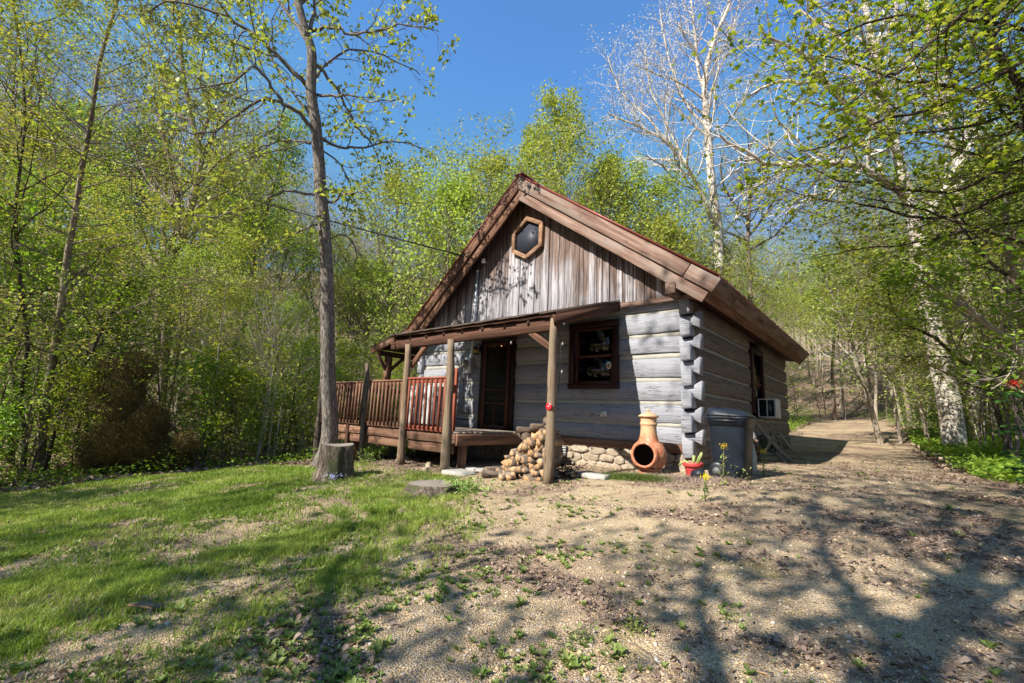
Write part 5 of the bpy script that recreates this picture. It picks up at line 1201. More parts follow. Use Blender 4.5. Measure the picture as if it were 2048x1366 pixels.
# ------------------------------------------------------------------ feathery tree at the left lawn edge
gb = ground(78, 950); D = float((gb-O)@_fw)
T = Tree(42, kids=(40, 10, 5), ratio=(.36, .42, .5), ang=(78, 55, 45), start=(.22, .12, .1), crook=(.03, .06, .08), trop=(0, .02, 0), nleaf=26, spread=.07, step=.3, sides=(12, 5, 4, 3), minr=.003, rk=.3); T.flat = 2
tp = smoothpts([gb-np.array([0, 0, .15])]+P3([(88, 830), (106, 720), (117, 654), (128, 573), (137, 500), (150, 430), (165, 330), (183, 234), (198, 128), (227, 29), (245, -40), (255, -110)], D, D-.2), 2)
make_tree('hemlock_tree', 'feathery olive green tree with pale trunk at the left edge of the lawn', 'tree', tuple(gb), T, 0, .10, barkm='bark_mid', leafm='leaf_olive', leafsize=.06, trunkpts=tp, upmix=.8)
# dark multi-stem trunks at far left
for (ps, r, lb, sd) in (([(20, 935), (25, 860), (35, 790), (20, 700), (5, 640), (-20, 560), (-40, 400)], .09, 'dark crooked trunk at the far left picture edge behind the lawn', 61), ([(85, 955), (110, 860), (150, 780), (185, 700), (215, 640), (260, 560)], .05, 'dark slanting stem leaning right from the foot of the feathery tree', 62), ([(45, 950), (50, 880), (40, 800), (55, 700), (40, 560), (30, 420), (50, 250), (40, 100), (20, -40)], .06, 'slim dark leafy tree just left of the feathery tree', 63)):
    gb = ground(*ps[0]); D = float((gb-O)@_fw)
    T = Tree(sd, kids=(16, 8, 3), ratio=(.3, .5, .5), ang=(60, 50, 40), start=(.35, .15, .1), nleaf=5, spread=.10, step=.3, sides=(9, 5, 4, 3), crook=(.03, .12, .15)); T.flat = 2
    make_tree('understorey_tree', lb, 'tree', tuple(gb), T, 0, r, barkm='bark_dark', leafm='leaf_green', leafsize=.085, trunkpts=smoothpts([gb-np.array([0, 0, .1])]+P3(ps[1:], D, D+.4), 2), upmix=.6)
# twin oak
gx = gpt(az_of(345), 24); D = float((np.array(gx)-O)@_fw)
T = Tree(43, kids=(0, 7, 4), ratio=(.4, .45, .5), ang=(50, 42, 42), start=(.2, .3, .15), crook=(.05, .16, .2), nleaf=6, spread=.2, step=.7, sides=(10, 6, 4, 3)); T.Lref = {1: 5., 2: 2.}
tl = [([(345, 520), (361, 491), (388, 388), (403, 311), (388, 256), (366, 146), (361, 73), (355, 20)], .19), ([(340, 520), (344, 490), (357, 421), (348, 351), (330, 290), (322, 230), (300, 180)], .15)]
lb = [(smoothpts([np.array(gx)-np.array([0, 0, .2])]+P3(l, D, D), 2), r, .05, 1) for l, r in tl]
lb += [(smoothpts(P3(l, D, D+dd), 2), r, .03, 1) for l, r, dd in (([(403, 311), (430, 260), (450, 200), (470, 150)], .05, 1), ([(388, 380), (440, 320), (500, 290), (560, 250)], .05, -1), ([(388, 256), (350, 220), (330, 170), (340, 110)], .05, 1), ([(357, 421), (310, 380), (280, 330), (260, 270)], .05, 1), ([(395, 290), (420, 230), (400, 160), (410, 100)], .05, -1), ([(361, 491), (420, 440), (480, 410), (520, 370)], .05, 1))]
make_tree('oak_tree', 'tall dark twin stemmed oak with sparse yellow leaves on the left hillside', 'tree', gx, T, 0, .2, trunkpts=[], barkm='bark_mid', leafm='leaf_yel', leafsize=.14, limbs=lb)
# white sycamore behind the cabin
def sycamore(label, base, D, tr, r, limbs, seed, leafm, ls=.12, nleaf=3, Lref=(4., 2.), r1=.05, barkm='bark_white', name='sycamore_tree'):
    T = Tree(seed, kids=(0, 10, 5), ratio=(.4, .42, .5), ang=(48, 42, 42), start=(.2, .25, .15), crook=(.05, .13, .18), nleaf=nleaf, spread=.16, step=.6, sides=(12, 6, 4, 3)); T.Lref = {1: Lref[0], 2: Lref[1]}
    T.start = (.2, .62, .15); T.ratio = (.4, .20, .5); T.limb(smoothpts([np.array(base)-np.array([0, 0, .3])]+P3(tr, D, D), 2), r, r1, 1); lb = []
    T.start = (.2, .25, .15); T.ratio = (.4, .42, .5)
    # the main stem carries limbs only high up
    lb += [(smoothpts(P3(l, D, D+dd), 2, .03), ra, .03, 1) for l, ra, dd in limbs]
    make_tree(name, label, 'tree', base, T, 0, r, trunkpts=[], barkm=barkm, leafm=leafm, leafsize=ls, limbs=lb)
gx = gpt(az_of(1438), 27); D = float((np.array(gx)-O)@_fw)
sycamore('tall white barked sycamore with pale buds rising behind the right roof slope', gx, D, [(1437, 500), (1430, 420), (1422, 348), (1415, 256), (1409, 183), (1415, 128), (1433, 66), (1458, 11), (1470, -60)], .30,
 [([(1437, 460), (1424, 438), (1400, 380), (1375, 335), (1340, 290), (1300, 262), (1250, 240), (1215, 225)], .17, -2), ([(1409, 183), (1398, 146), (1392, 90), (1385, 30), (1375, -40)], .12, 1), ([(1415, 290), (1450, 250), (1480, 210), (1500, 150)], .07, 2), ([(1415, 256), (1380, 220), (1350, 160), (1330, 90), (1320, 20)], .08, 1),
  ([(1409, 200), (1370, 170), (1320, 150), (1270, 130)], .06, -1), ([(1415, 128), (1450, 100), (1465, 60), (1480, 0)], .06, 1), ([(1425, 380), (1460, 350), (1500, 320), (1540, 290)], .07, 1), ([(1375, 335), (1330, 240), (1300, 180), (1290, 100)], .07, 1), ([(1400, 380), (1360, 370), (1320, 330), (1290, 310)], .05, -1), ([(1433, 480), (1470, 440), (1500, 380), (1560, 350)], .09, 2), ([(1340, 290), (1290, 230), (1240, 180), (1215, 110)], .05, 1)], 71, 'leaf_white', .10, 5)
# second pinkish tree right of it
gx = gpt(az_of(1500), 31); D = float((np.array(gx)-O)@_fw)
sycamore('bare pinkish budding tree between the white sycamore and the driveway woods', gx, D, [(1500, 560), (1495, 480), (1500, 400), (1490, 330), (1510, 270)], .16, [([(1498, 470), (1530, 430), (1560, 380), (1580, 330)], .09, 1), ([(1498, 440), (1460, 400), (1440, 340), (1450, 300)], .09, -1), ([(1500, 400), (1530, 350), (1540, 310), (1535, 270)], .08, 0), ([(1497, 500), (1550, 470), (1590, 430), (1620, 400)], .08, 1), ([(1492, 480), (1450, 460), (1420, 420), (1390, 400)], .06, 1)], 72, 'leaf_pink', .10, 6, barkm='bark_mid', name='budding_tree')
# right sycamore by the driveway
gx = ground(1903, 822); gx = gpt(az_of(1903), 17.5); D = float((np.array(gx)-O)@_fw)
sycamore('large leaning white and tan sycamore by the right side of the driveway', gx, D, [(1897, 800), (1882, 738), (1871, 676), (1857, 621), (1846, 566), (1835, 507), (1836, 480), (1825, 440), (1814, 384), (1798, 320), (1788, 286), (1775, 230), (1760, 150), (1740, 60), (1720, -40)], .30,
 [([(1812, 395), (1790, 372), (1766, 359), (1722, 333), (1675, 326), (1630, 330), (1583, 328), (1528, 322), (1488, 304), (1440, 270)], .13, -1.5), ([(1788, 286), (1740, 240), (1680, 200), (1620, 120), (1570, 90), (1520, 60)], .11, -1), ([(1775, 230), (1720, 140), (1660, 60), (1600, 20)], .09, 1), ([(1680, 200), (1640, 160), (1600, 170), (1560, 160), (1500, 190)], .06, 0),
  ([(1766, 359), (1740, 300), (1700, 280), (1650, 260)], .06, 1), ([(1722, 333), (1690, 370), (1640, 390), (1590, 400)], .05, -1), ([(1835, 450), (1880, 400), (1910, 330), (1960, 260)], .10, 1)], 73, 'leaf_yel', .10, 4, r1=.07)
gx = gpt(az_of(1945), 20); D = float((np.array(gx)-O)@_fw)
sycamore('second pale sycamore trunk farther back on the right behind the leaning one', gx, D, [(1940, 700), (1930, 560), (1918, 400), (1913, 322), (1895, 240), (1880, 176), (1858, 73), (1850, -40)], .16, [([(1913, 322), (1950, 240), (1990, 180)], .09, 1), ([(1895, 240), (1840, 160), (1800, 80), (1790, 0)], .09, 1), ([(1880, 176), (1920, 100), (1940, 20)], .07, 1)], 74, 'leaf_yel', .10, 3, r1=.07)
# slender pale trunks along the driveway
for i, (ps, d, r, lbl) in enumerate((([(1758, 846), (1732, 778), (1714, 734), (1703, 676), (1688, 639), (1660, 580), (1640, 520)], 19, .085, 'pale slanting sapling trunk nearest the driveway bend'), ([(1798, 833), (1776, 738), (1765, 657), (1760, 600), (1745, 520)], 19.5, .06, 'second pale sapling trunk right of the slanting one by the driveway'), ([(1853, 826), (1831, 756), (1822, 700), (1800, 640)], 19, .06, 'third pale sapling trunk just left of the leaning sycamore'),
    ([(2062, 860), (2050, 720), (2020, 680), (1981, 654), (1908, 599), (1864, 573), (1816, 551)], 12, .085, 'grey limbed tree at the right edge arching left over the driveway bank'), ([(2010, 850), (1978, 771), (1912, 716), (1871, 676), (1816, 650), (1787, 624), (1776, 577)], 15.5, .05, 'thin dark arching tree bending left in front of the leaning sycamore'), ([(2085, 850), (2080, 500), (2065, 300), (2048, 183), (1986, 91), (1971, 18), (1960, -60)], 11, .12, 'dark leaning tree trunk crossing the upper right corner'), ([(2075, 860), (2060, 700), (2035, 600), (2015, 500), (2010, 380), (2000, 250)], 13.5, .11, 'grey mottled trunk at the right picture edge'))):
    base = gpt(az_of(ps[0][0]), d); D = float((np.array(base)-O)@_fw)
    T = Tree(80+i, kids=(16, 7, 3), ratio=(.3, .45, .5), ang=(55, 48, 42), start=(.3, .15, .1), nleaf=6, spread=.10, step=.4, sides=(9, 5, 4, 3), crook=(.03, .12, .15)); T.flat = 2
    make_tree('driveway_tree', lbl, 'tree', base, T, 0, r, barkm='bark_pale' if i in (0, 1, 2, 3, 6) else 'bark_dark', leafm='leaf_green' if i % 2 else 'leaf_yel', leafsize=.09, trunkpts=smoothpts([np.array(base)-np.array([0, 0, .2])]+P3(ps[1:], D, D), 2), upmix=1.)
# overhanging maple close on the right: trunk outside the frame, boughs reach left
base = np.array([6.4, -.6, hz(6.4, -.6)])
T = Tree(91, kids=(0, 9, 5), ratio=(.4, .34, .5), ang=(50, 50, 45), start=(.2, .12, .08), crook=(.04, .10, .12), trop=(0, -.005, -.01), nleaf=5, spread=.07, step=.3, sides=(12, 6, 4, 3), rk=.45); T.Lref = {1: 2.6, 2: .9}; T.flat = 2
BG = [([(2150, -60), (1967, 0), (1894, 55), (1806, 135), (1762, 157), (1704, 205), (1640, 240)], .045, 6.4, 6.0), ([(2160, -200), (2038, 0), (1986, 73), (1978, 121), (1940, 150), (1880, 180)], .045, 6.2, 6.6), ([(2200, 250), (2048, 201), (1949, 183), (1883, 168), (1800, 160), (1720, 130), (1640, 110)], .05, 6.8, 7.2),
 ([(2200, 300), (2048, 318), (1949, 366), (1894, 384), (1800, 378), (1730, 366), (1650, 350), (1570, 300)], .045, 7., 7.6), ([(2200, 360), (2048, 377), (1931, 425), (1839, 436), (1770, 420), (1704, 406), (1620, 395), (1560, 375)], .045, 7.4, 8.2), ([(2200, 420), (2048, 443), (1949, 458), (1860, 480), (1780, 490), (1700, 500), (1640, 515)], .04, 7.6, 8.6),
 ([(2200, 80), (2060, 60), (1920, 40), (1800, 30), (1700, 60), (1640, 80)], .045, 6.2, 7.), ([(2200, -120), (2000, -80), (1860, -60), (1740, -20), (1650, 10)], .045, 6.5, 7.), ([(2200, 160), (2020, 230), (1900, 260), (1780, 270), (1680, 300)], .035, 6.6, 7.2),
 ([(2200, 0), (2080, 100), (1980, 160), (1860, 220), (1740, 250), (1650, 290), (1600, 300)], .04, 6.3, 6.4)]
trk = [base-np.array([0, 0, .2]), base+np.array([0, 0, 1.5]), base+np.array([-.05, .05, 3.2]), base+np.array([.1, 0, 5.2]), base+np.array([.1, .1, 8.])]
tube(T.mb, smoothpts(trk, 3), np.linspace(.20, .09, 13), 14, cap=False, rnd=.5, wob=.1)
lb = []
for (l, r, da, db) in BG:
    P = P3(l, da, db); z0 = min(max(P[0][2]-.6, 1.), base[2]+7.8); z0 = P[0][2]-.5; st = base+np.array([0, 0, min(max(z0-base[2], 1.2), 7.6)]); lb.append((smoothpts([st]+P, 3, .012), r, .008, 1))
T.A = [a for a in T.A if R2.random() < (.62 if a[:, 2].mean() > 3.7 else .13)]
mp = make_tree('maple_tree', 'near maple whose dark boughs of bright green leaves hang into the upper right', 'tree', tuple(base), T, 0, .2, trunkpts=[], barkm='bark_dark', leafm='leaf_deep', leafsize=.078, shape=LEAF_M, limbs=lb, upmix=1.1)
# bright green maples close behind the cabin
for i, (u, d, Hh, lb_, sd) in enumerate(((1128, 23, 17.6, 'tall bright green tree rising straight behind the cabin ridge', 101), (1258, 24, 13.5, 'rounded green tree behind the right roof slope', 102), (965, 25, 15., 'spreading fresh green tree behind the left roof slope', 103), (860, 22, 12., 'lower yellow green tree left of the gable peak', 104), (1330, 22, 9.5, 'small green tree just left of the white sycamore trunk', 105), (1050, 27, 18.5, 'slim green tree just left of the tallest green tree', 106), (770, 27, 14., 'airy yellow green tree between the crooked tree and the roof', 107), (1190, 25, 15., 'slim green tree right beside the tallest green tree', 108))):
    p = gpt(az_of(u), d); T = Tree(sd, kids=(34, 10, 4), ratio=(.42, .44, .5), ang=(50, 42, 40), start=(.18, .15, .15), nleaf=9, spread=.22, step=.7, sides=(10, 5, 3, 3), crook=(.02, .10, .16)); T.form = 'cone' if i in (0, 5, 7) else 'round'
    make_tree('green_maple', lb_, 'tree', p, T, Hh, .17, barkm='bark_mid', leafm='leaf_yel' if i in (3, 6) else 'leaf_bright', leafsize=.15, upmix=.3)
# white multi-stem sapling left of the deck
gb = gpt(az_of(540), 15.); D = float((np.array(gb)-O)@_fw)
T = Tree(111, kids=(0, 5, 2), ratio=(.4, .5, .5), ang=(50, 32, 36), start=(.2, .3, .15), crook=(.04, .06, .1), trop=(.0, .05, .05), nleaf=1, spread=.05, step=.3, sides=(8, 6, 4, 3)); T.Lref = {1: 2., 2: 1.}
lb = [(smoothpts([np.array(gb)]+P3(l, D, D+dd), 2), r, .007, 1) for l, r, dd in (([(537, 820), (540, 740), (548, 680), (548, 632), (546, 560)], .03, 0), ([(548, 700), (560, 640), (575, 590), (585, 540)], .018, .4), ([(546, 720), (535, 650), (515, 600), (510, 560)], .018, -.3), ([(550, 690), (575, 650), (600, 620)], .014, .3), ([(540, 740), (520, 700), (512, 650)], .014, 0))]
make_tree('pale_sapling', 'pale bare multi stemmed sapling in the woods left of the crooked tree', 'sapling', gb, T, 0, .03, trunkpts=[], barkm='bark_white', leafm='leaf_green', leafsize=.07, limbs=lb)
# trees behind the photographer that dapple the yard
for i, (x, y, Hh, r_, nl, ls_, fm) in enumerate(((-9.5, -16.5, 9., .16, 9, .15, 0), (-5.2, -17.2, 10, .16, 7, .16, 1), (1.05, -12.6, 11.5, .36, 9, .16, 1), (-1.6, -16., 9., .14, 3, .15, 0), (3.6, -11.8, 9.6, .2, 9, .16, 0), (6.3, -9.6, 9., .2, 9, .16, 1), (2.6, -16.5, 12., .2, 5, .16, 1))):
    T = Tree(120+i, kids=(18, 8, 3), ratio=(.42, .45, .5), ang=(58, 45, 40), start=(.4, .2, .2), nleaf=nl, spread=.26, step=.9, sides=(10, 5, 3, 3), crook=(.012, .14, .18)); T.form = 'vase' if fm else 'round'
    make_tree('yard_tree', 'spring tree standing behind the photographer at the edge of the yard', 'tree', (x, y, hz(x, y)), T, Hh, r_, barkm='bark_mid', leafm='leaf_yel', leafsize=ls_, group='trees behind the photographer')
# ------------------------------------------------------------------ juniper bush
gb = ground(270, 948); D = float((gb-O)@_fw); print('JUN', gb, D); jr = thing('juniper_bush', 'browning juniper bush with three rounded clumps at the lawn edge', 'bush', tuple(gb))
mb = MB(); clumps = [((232, 893), 60, 52), ((240, 800), 46, 50), ((268, 740), 40, 36), ((345, 912), 45, 34), ((300, 850), 36, 44), ((225, 745), 36, 26), ((290, 900), 50, 36), ((215, 930), 40, 22), ((370, 885), 26, 20)]
A = []
for (c, ru, rv) in clumps:
    pc = at(*c, D+.25*R2.uniform(-1, 1)); n = int(16000*(ru*rv)/2500); v_ = rng.normal(size=(n, 3)); v_ /= np.linalg.norm(v_, axis=1)[:, None]; rad = rng.random(n)**.28
    rad *= 1+.22*(fbm(v_[:, 0]*3+c[0], v_[:, 2]*3+v_[:, 1]*2, 71)-.5)*2
    A.append(pc+v_*rad[:, None]*np.array([ru, ru*.9, rv])*D/F)
A = np.concatenate(A); n = len(A)
X, Y, Z_ = frames(n, .2); Xd = A-np.array([gb[0], gb[1], gb[2]+.3]); Xd /= np.linalg.norm(Xd, axis=1)[:, None]; X = Xd+rng.normal(size=(n, 3))*.45; X[:, 2] += .35; X /= np.linalg.norm(X, axis=1)[:, None]; Y = np.cross(Z_, X); Y /= np.linalg.norm(Y, axis=1)[:, None]
tmpl(mb, A, X, Y, np.cross(X, Y), .07*(.6+.8*rng.random(n)), LEAF_T[0]*np.array([1, .35, 1]), LEAF_T[1], np.clip(fbm(A[:, 0]*2+A[:, 1], A[:, 2]*2.2, 5)*1.1-.05+.25*(rng.random(n)-.5), 0, 1)); mb.build('foliage', MT['juniper'], jr)
mb = MB(); tube(mb, smoothpts([at(408, 952, D), at(385, 905, D), at(350, 860, D), at(310, 810, D+.1), at(270, 750, D+.1)], 3), np.linspace(.045, .015, 13), 8); tube(mb, smoothpts([gb-np.array([0, 0, .1]), at(250, 880, D), at(245, 780, D)], 3), np.linspace(.05, .02, 7), 8); mb.build('trunk', MT['bark_dark'], jr, smooth=True)
# ------------------------------------------------------------------ buckeye shrub on the right edge with red flowers
gb = ground(2085, 985); D = 5.2; gb = gpt(az_of(2120), 5.3); br = thing('flowering_shrub', 'shrub with large drooping green leaves and a red flower cluster at the right edge', 'shrub', gb)
mb = MB(); ends = [(2012, 800), (2035, 790), (2020, 850), (2040, 915), (2030, 935), (2055, 850), (2060, 900), (2020, 785), (2045, 830), (2070, 800), (2110, 780), (2150, 830), (2120, 880), (2190, 860), (2160, 920), (2090, 930), (2200, 790), (2240, 900)]
g0 = np.array(gb); stems = []
for (u, v) in ends:
    e = at(u, v, D+R2.uniform(-.35, .45)); m_ = (g0+e)/2+np.array([R2.uniform(-.1, .1), R2.uniform(-.1, .1), .16]); tube(mb, smoothpts([g0, m_, e], 4), np.linspace(.014, .004, 9), 6); stems.append(e)
e = at(2032, 782, D); tube(mb, smoothpts([g0, (g0+e)/2+np.array([.1, 0, .1]), e], 4), np.linspace(.012, .004, 9), 6); mb.build('stem', MT['bark_dark'], br)
mb = MB(); A = []; Xs = []
stems += [s_*.75+g0*.25+rng.normal(size=3)*.07 for s_ in stems]+[s_*.5+g0*.5+rng.normal(size=3)*.09 for s_ in stems]
for s_ in stems:
    for j in range(7):
        a_ = j/7*6.28+R2.random(); A.append(s_); Xs.append(nrm((math.cos(a_), math.sin(a_), -.45+.3*R2.random())))
A = np.array(A); X = np.array(Xs); n = len(A); Zz = np.tile([0, 0, 1.], (n, 1)); Y = np.cross(Zz, X); Y /= np.linalg.norm(Y, axis=1)[:, None]
tmpl(mb, A, X, Y, np.cross(X, Y), .11*(.8+.4*rng.random(n)), LEAF_L[0]*np.array([1, 1.3, 1]), LEAF_L[1], rng.random(n)); mb.build('leaves', MT['buckeye'], br)
mb = MB(); A = at(2030, 768, D)+rng.normal(size=(60, 3))*np.array([.035, .035, .022]); leafmesh(mb, A, .035, .2, LEAF_D); mb.build('flower', MT['petal_red'], br)
# ------------------------------------------------------------------ small flowers
def mustard(u, v, h, label, dark=False):
    p = ground(u, v); r = thing('mustard_plant', label, 'wildflower', tuple(p)); mb = MB(); top = p+np.array([.01, 0, h]); tube(mb, [p, p+np.array([-.008, 0, h*.5]), top], [.006, .005, .004], 6); mb.build('stem', MT['weed' if not dark else 'bark_dark'], r)
    mb = MB(); A = np.array([p+np.array([0, 0, h*f])+rng.normal(size=3)*.02*(1.6-f) for f in np.linspace(.02, .75, 26)]); leafmesh(mb, A, .05, .8, LEAF_L); mb.build('leaves', MT['weed'], r)
    mb = MB(); A = top+rng.normal(size=(70, 3))*np.array([.022, .022, .020]); leafmesh(mb, A, .022, .6, LEAF_D); mb.build('flower', MT['petal_yel'], r)
mustard(1449, 972, .50, 'yellow flowered weed standing in front of the black bin')
mustard(1528, 954, .36, 'yellow flowered weed standing on the gravel right of the black bin')
mustard(1411, 1004, .27, 'short thin yellow budded weed in front of the solar lamp')
p = ground(668, 962); r = thing('phlox_clump', 'small clump of pale blue phlox at the foot of the tall stump', 'flowers', tuple(p)); p = p+np.array([.08, -.12, .0])
mb = MB(); A = p+rng.normal(size=(110, 3))*np.array([.10, .05, .03])+np.array([0, 0, .10]); leafmesh(mb, A, .035, .8, LEAF_D); mb.build('flower', MT['petal_blue'], r)
mb = MB(); A = p+rng.normal(size=(80, 3))*np.array([.11, .05, .03])+np.array([0, 0, .04]); leafmesh(mb, A, .04, .6, LEAF_D); mb.build('leaves', MT['weed'], r)
# ------------------------------------------------------------------ ground cover
def blades(mb, P, h, wd, lean=.5, rnd=None):
    n = len(P); a = rng.random(n)*6.283; w_ = np.stack([np.cos(a), np.sin(a), np.zeros(n)], -1); l = rng.normal(size=(n, 2))*lean
    hh = h*(.5+rng.random(n)); tip = P+np.stack([l[:, 0]*hh, l[:, 1]*hh, hh], -1); mid = P+np.stack([l[:, 0]*hh*.3, l[:, 1]*hh*.3, hh*.6], -1)
    wd = wd*(.7+.6*rng.random(n)); W_ = w_*wd[:, None]
    V = np.stack([P-W_, P+W_, mid+W_*.7, tip, mid-W_*.7], 1).reshape(-1, 3); b = (np.arange(n)*5)[:, None]
    mb.add(V, [b+np.array([[0, 1, 2, 4]]), b+np.array([[4, 2, 3]])], None, np.repeat(rng.random(n) if rnd is None else rnd, 5))
P = scatter(190000, lambda x, y: grassamt(x, y)*(.12+.88*smooth(.40, .60, .5*fbm(x*1.6, y*1.6, 12)+.5*fbm(x*6, y*6, 13))))
dd_ = np.hypot(P[:, 0]-O[0], P[:, 1]-O[1]); mb = MB(); blades(mb, P, np.where(dd_ < 4, .038, .048)*(.7+.6*fbm(P[:, 0]*1.5, P[:, 1]*1.5, 40)), .0011+.00055*dd_**.9, .55, np.clip(fbm(P[:, 0]*1.1, P[:, 1]*1.1, 66)*.8+.35*(rng.random(len(P))-.3), 0, 1))
tag(mb.build('grass', MT['grass']), 'short patchy spring lawn grass', 'grass', kind='stuff')
def weeddens(x, y):
    s = x+1.8+.49*(y+2.9); return np.clip(smooth(3.2, .3, s+1.2*(fbm(x, y, 3)-.5))*smooth(.40, .72, .6*fbm(x*1.6, y*1.6, 90)+.4*fbm(x*5, y*5, 91))*smooth(-1.2, -2.6, y)+.02*(x > -4), 0, 1)*(x > -9)
P = scatter(5600, weeddens); n = len(P); k = 7
Pr = np.repeat(P, k, 0); a = np.tile(np.arange(k)/k*6.283, n)+np.repeat(rng.random(n)*6.28, k); el = .25+.8*rng.random(n*k)
X = np.stack([np.cos(a)*np.cos(el), np.sin(a)*np.cos(el), np.sin(el)], -1); Y = np.stack([-np.sin(a), np.cos(a), 0*a], -1); sz = np.repeat(.016+.036*rng.random(n)**2.5, k)*(.7+.6*rng.random(n*k))
mb = MB(); tmpl(mb, Pr, X, Y, np.cross(X, Y), sz, LEAF_L[0]*np.array([1, 1.15, 1]), LEAF_L[1], np.repeat(rng.random(n), k)*.6+.4*rng.random(n*k))
tag(mb.build('weeds', MT['weed']), 'broad leaved weeds sprouting through the gravel', 'weeds', kind='stuff')
# tufts of dry needles round the chiminea and pot
A = []
for _ in range(5200):
    t = R2.random(); x = -.55+1.6*t+R2.gauss(0, .05); y = -1.02+.25*R2.gauss(0, .45)-.1*math.sin(t*3); A.append((x, y, 0))
A = np.array(A, float); A[:, 2] = hgt(A[:, 0], A[:, 1]); mb = MB(); blades(mb, A, .05, .002, .9, rng.random(len(A))*.75); tag(mb.build('dry_needles', MT['needle']), 'pinkish dry needle mulch before the chiminea and pot', 'mulch', kind='stuff')
A = []
for _ in range(5200): x = -.28+R2.gauss(0, .24); y = -1.30+R2.gauss(0, .07); A.append((x, y, 0))
A = np.array(A, float); A[:, 2] = hgt(A[:, 0], A[:, 1]); mb = MB(); blades(mb, A, .07, .002, .8, rng.random(len(A))*.3); tag(mb.build('ground_moss', MT['weed']), 'dark green grassy tuft on the gravel before the chiminea', 'moss', kind='stuff')
# ivy on the low stump
p = ground(925, 985); A = p+rng.normal(size=(420, 3))*np.array([.17, .12, .05])+np.array([.02, 0, .08]); mb = MB(); leafmesh(mb, A, .055, .8, LEAF_L); tag(mb.build('ivy_clump', MT['weed'], loc=tuple(p)), 'leafy green clump growing over the right side of the low stump', 'weeds', kind='stuff')
# leafy plant by deck post
for (u, v, n_, lb) in ((735, 925, 260, 'leafy green weed clump at the foot of the slim deck post'), (838, 915, 90, 'thin green weeds growing under the deck'), (1465, 962, 60, 'low green weed at the foot of the black bin'), (1270, 1262, 120, 'bright green clover like weed clump on the near gravel'), (1160, 1290, 110, 'bright green leafy weed left of the clover like clump'), (1462, 1245, 46, 'broad leaved dark green weed on the right gravel')):
    p = ground(u, v); s_ = .12 if v < 1000 else .035; A = p+rng.normal(size=(n_, 3))*np.array([s_, s_, s_*.7])+np.array([0, 0, s_*.8]); mb = MB(); leafmesh(mb, A, .045 if v < 1000 else .026, .8, LEAF_L); tag(mb.build('weed_clump', MT['weed'], loc=tuple(p)), lb, 'weeds')
# pebbles
ICO = None
def ico():
    t = (1+5**.5)/2; V = np.array([(-1, t, 0), (1, t, 0), (-1, -t, 0), (1, -t, 0), (0, -1, t), (0, 1, t), (0, -1, -t), (0, 1, -t), (t, 0, -1), (t, 0, 1), (-t, 0, -1), (-t, 0, 1)], float)/math.sqrt(1+t*t)
    Fc = np.array([(0, 11, 5), (0, 5, 1), (0, 1, 7), (0, 7, 10), (0, 10, 11), (1, 5, 9), (5, 11, 4), (11, 10, 2), (10, 7, 6), (7, 1, 8), (3, 9, 4), (3, 4, 2), (3, 2, 6), (3, 6, 8), (3, 8, 9), (4, 9, 5), (2, 4, 11), (6, 2, 10), (8, 6, 7), (9, 8, 1)]); return V, Fc
iv, ifc = ico()
P = scatter(90000, lambda x, y: np.clip(1.05-grassamt(x, y)-.8*litteramt(x, y), .02, 1)*(np.hypot(x-O[0], y-O[1]) < 9)); n = len(P); X, Y, Z_ = frames(n, 3.)
mb = MB(); iv2 = iv*np.array([1, .75, .5])*(1+.12*rng.normal(size=(12, 1))); S = .0022+.006*rng.random(n)**2.2+.014*rng.random(n)*(rng.random(n) > .965)
tmpl(mb, P+np.array([0, 0, .003]), X, Y, Z_, S, iv2, [ifc], np.clip(rng.random(n), 0, 1)); tag(mb.build('gravel', MT['pebble']), 'loose tan and grey gravel stones', 'gravel', kind='stuff')
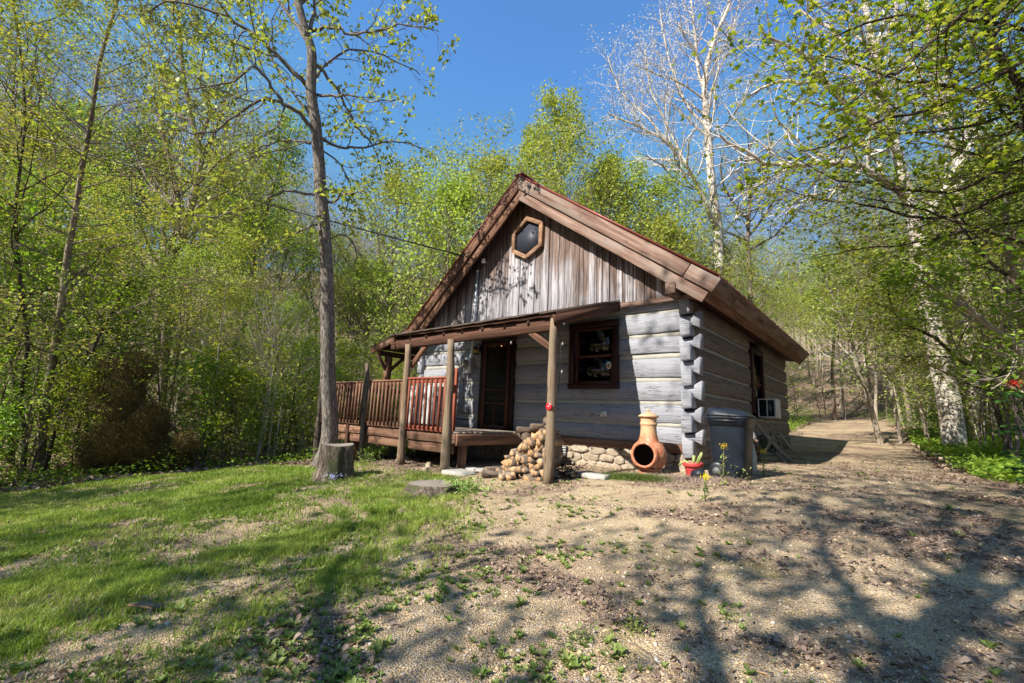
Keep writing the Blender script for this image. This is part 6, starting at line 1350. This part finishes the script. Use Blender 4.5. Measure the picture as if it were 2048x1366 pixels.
# dead leaves and twigs
def curled(n_pts, dens, size, seed, name, label, box_far=False):
    P = scatter(n_pts, dens) if box_far is False else box_far; n = len(P); X, Y, Z_ = frames(n, 1.6); mb = MB()
    tmpl(mb, P+np.array([0, 0, .008]), X, Y, Z_, size*(.6+.8*rng.random(n)), LEAF_L[0]*np.array([1, 1.5, 1.8]), LEAF_L[1], rng.random(n)); return tag(mb.build(name, MT['deadleaf']), label, 'leaf litter', kind='stuff')
curled(19000, lambda x, y: np.clip(.03+.9*litteramt(x, y)+.6*smooth(.50, .64, fbm(x*1.1+5, y*2.1, 77))+.05*(x < -1)+.5*smooth(.8, 2.2, x)*smooth(.42, .56, fbm(x*1.6, y*2.8, 79)), 0, 1), .036, 1, 'dead_leaves', 'scattered brown dead leaves on gravel and lawn')
n = 90000; a = np.where(rng.random(n) < .66, rng.uniform(44, 97, n), rng.uniform(-12, 8, n)); d = rng.uniform(11, 32, n); x = O[0]-np.sin(np.radians(a))*d; y = O[1]+np.cos(np.radians(a))*d
ok = (litteramt(x, y) > .4); x, y = x[ok], y[ok]; P = np.stack([x, y, hgt(x, y)], -1)
curled(0, None, .11, 2, 'forest_litter', 'brown leaf litter carpeting the woods floor', box_far=P)
for i in range(80):
    q = scatter(1, lambda x, y: np.where(x > -6, .6, .2))[0]; a_ = R2.random()*6.28; L = R2.uniform(.10, .34); r_ = R2.uniform(.002, .005); d = np.array([math.cos(a_), math.sin(a_), 0])
    pts = [q+np.array([0, 0, .01])]; 
    for k in range(4): d = nrm(d+rng.normal(size=3)*np.array([.25, .25, .05])); nx_ = pts[-1]+d*L/4; nx_[2] = hz(nx_[0], nx_[1])+.010; pts.append(nx_)
    mb = MB(); tube(mb, pts, np.linspace(r_, r_*.5, 5), 5); tag(mb.build('twig', MT['bark_mid'], loc=tuple(q)), 'thin dry twig lying on the yard', 'twig', 'dry twigs on the yard')
# low green undergrowth on the woods floor
n = 150000; reg = rng.random(n); a = np.where(reg < .5, rng.uniform(44, 97, n), rng.uniform(-12, 10, n)); d = np.where(reg > .75, rng.uniform(9, 24, n), rng.uniform(11, 45, n)); x = O[0]-np.sin(np.radians(a))*d; y = O[1]+np.cos(np.radians(a))*d
ok = (litteramt(x, y) > .5) & (fbm(x*.5, y*.5, 33) > .45); x, y = x[ok], y[ok]; hh = rng.random(len(x))**1.5*(.25+.9*smooth(.45, .7, fbm(x*.35, y*.35, 37))); P = np.stack([x, y, hgt(x, y)+hh], -1)
mb = MB(); leafmesh(mb, P, .085, 1., LEAF_D); tag(mb.build('undergrowth', MT['leaf_green']), 'low green undergrowth on the woods floor', 'undergrowth', kind='stuff')
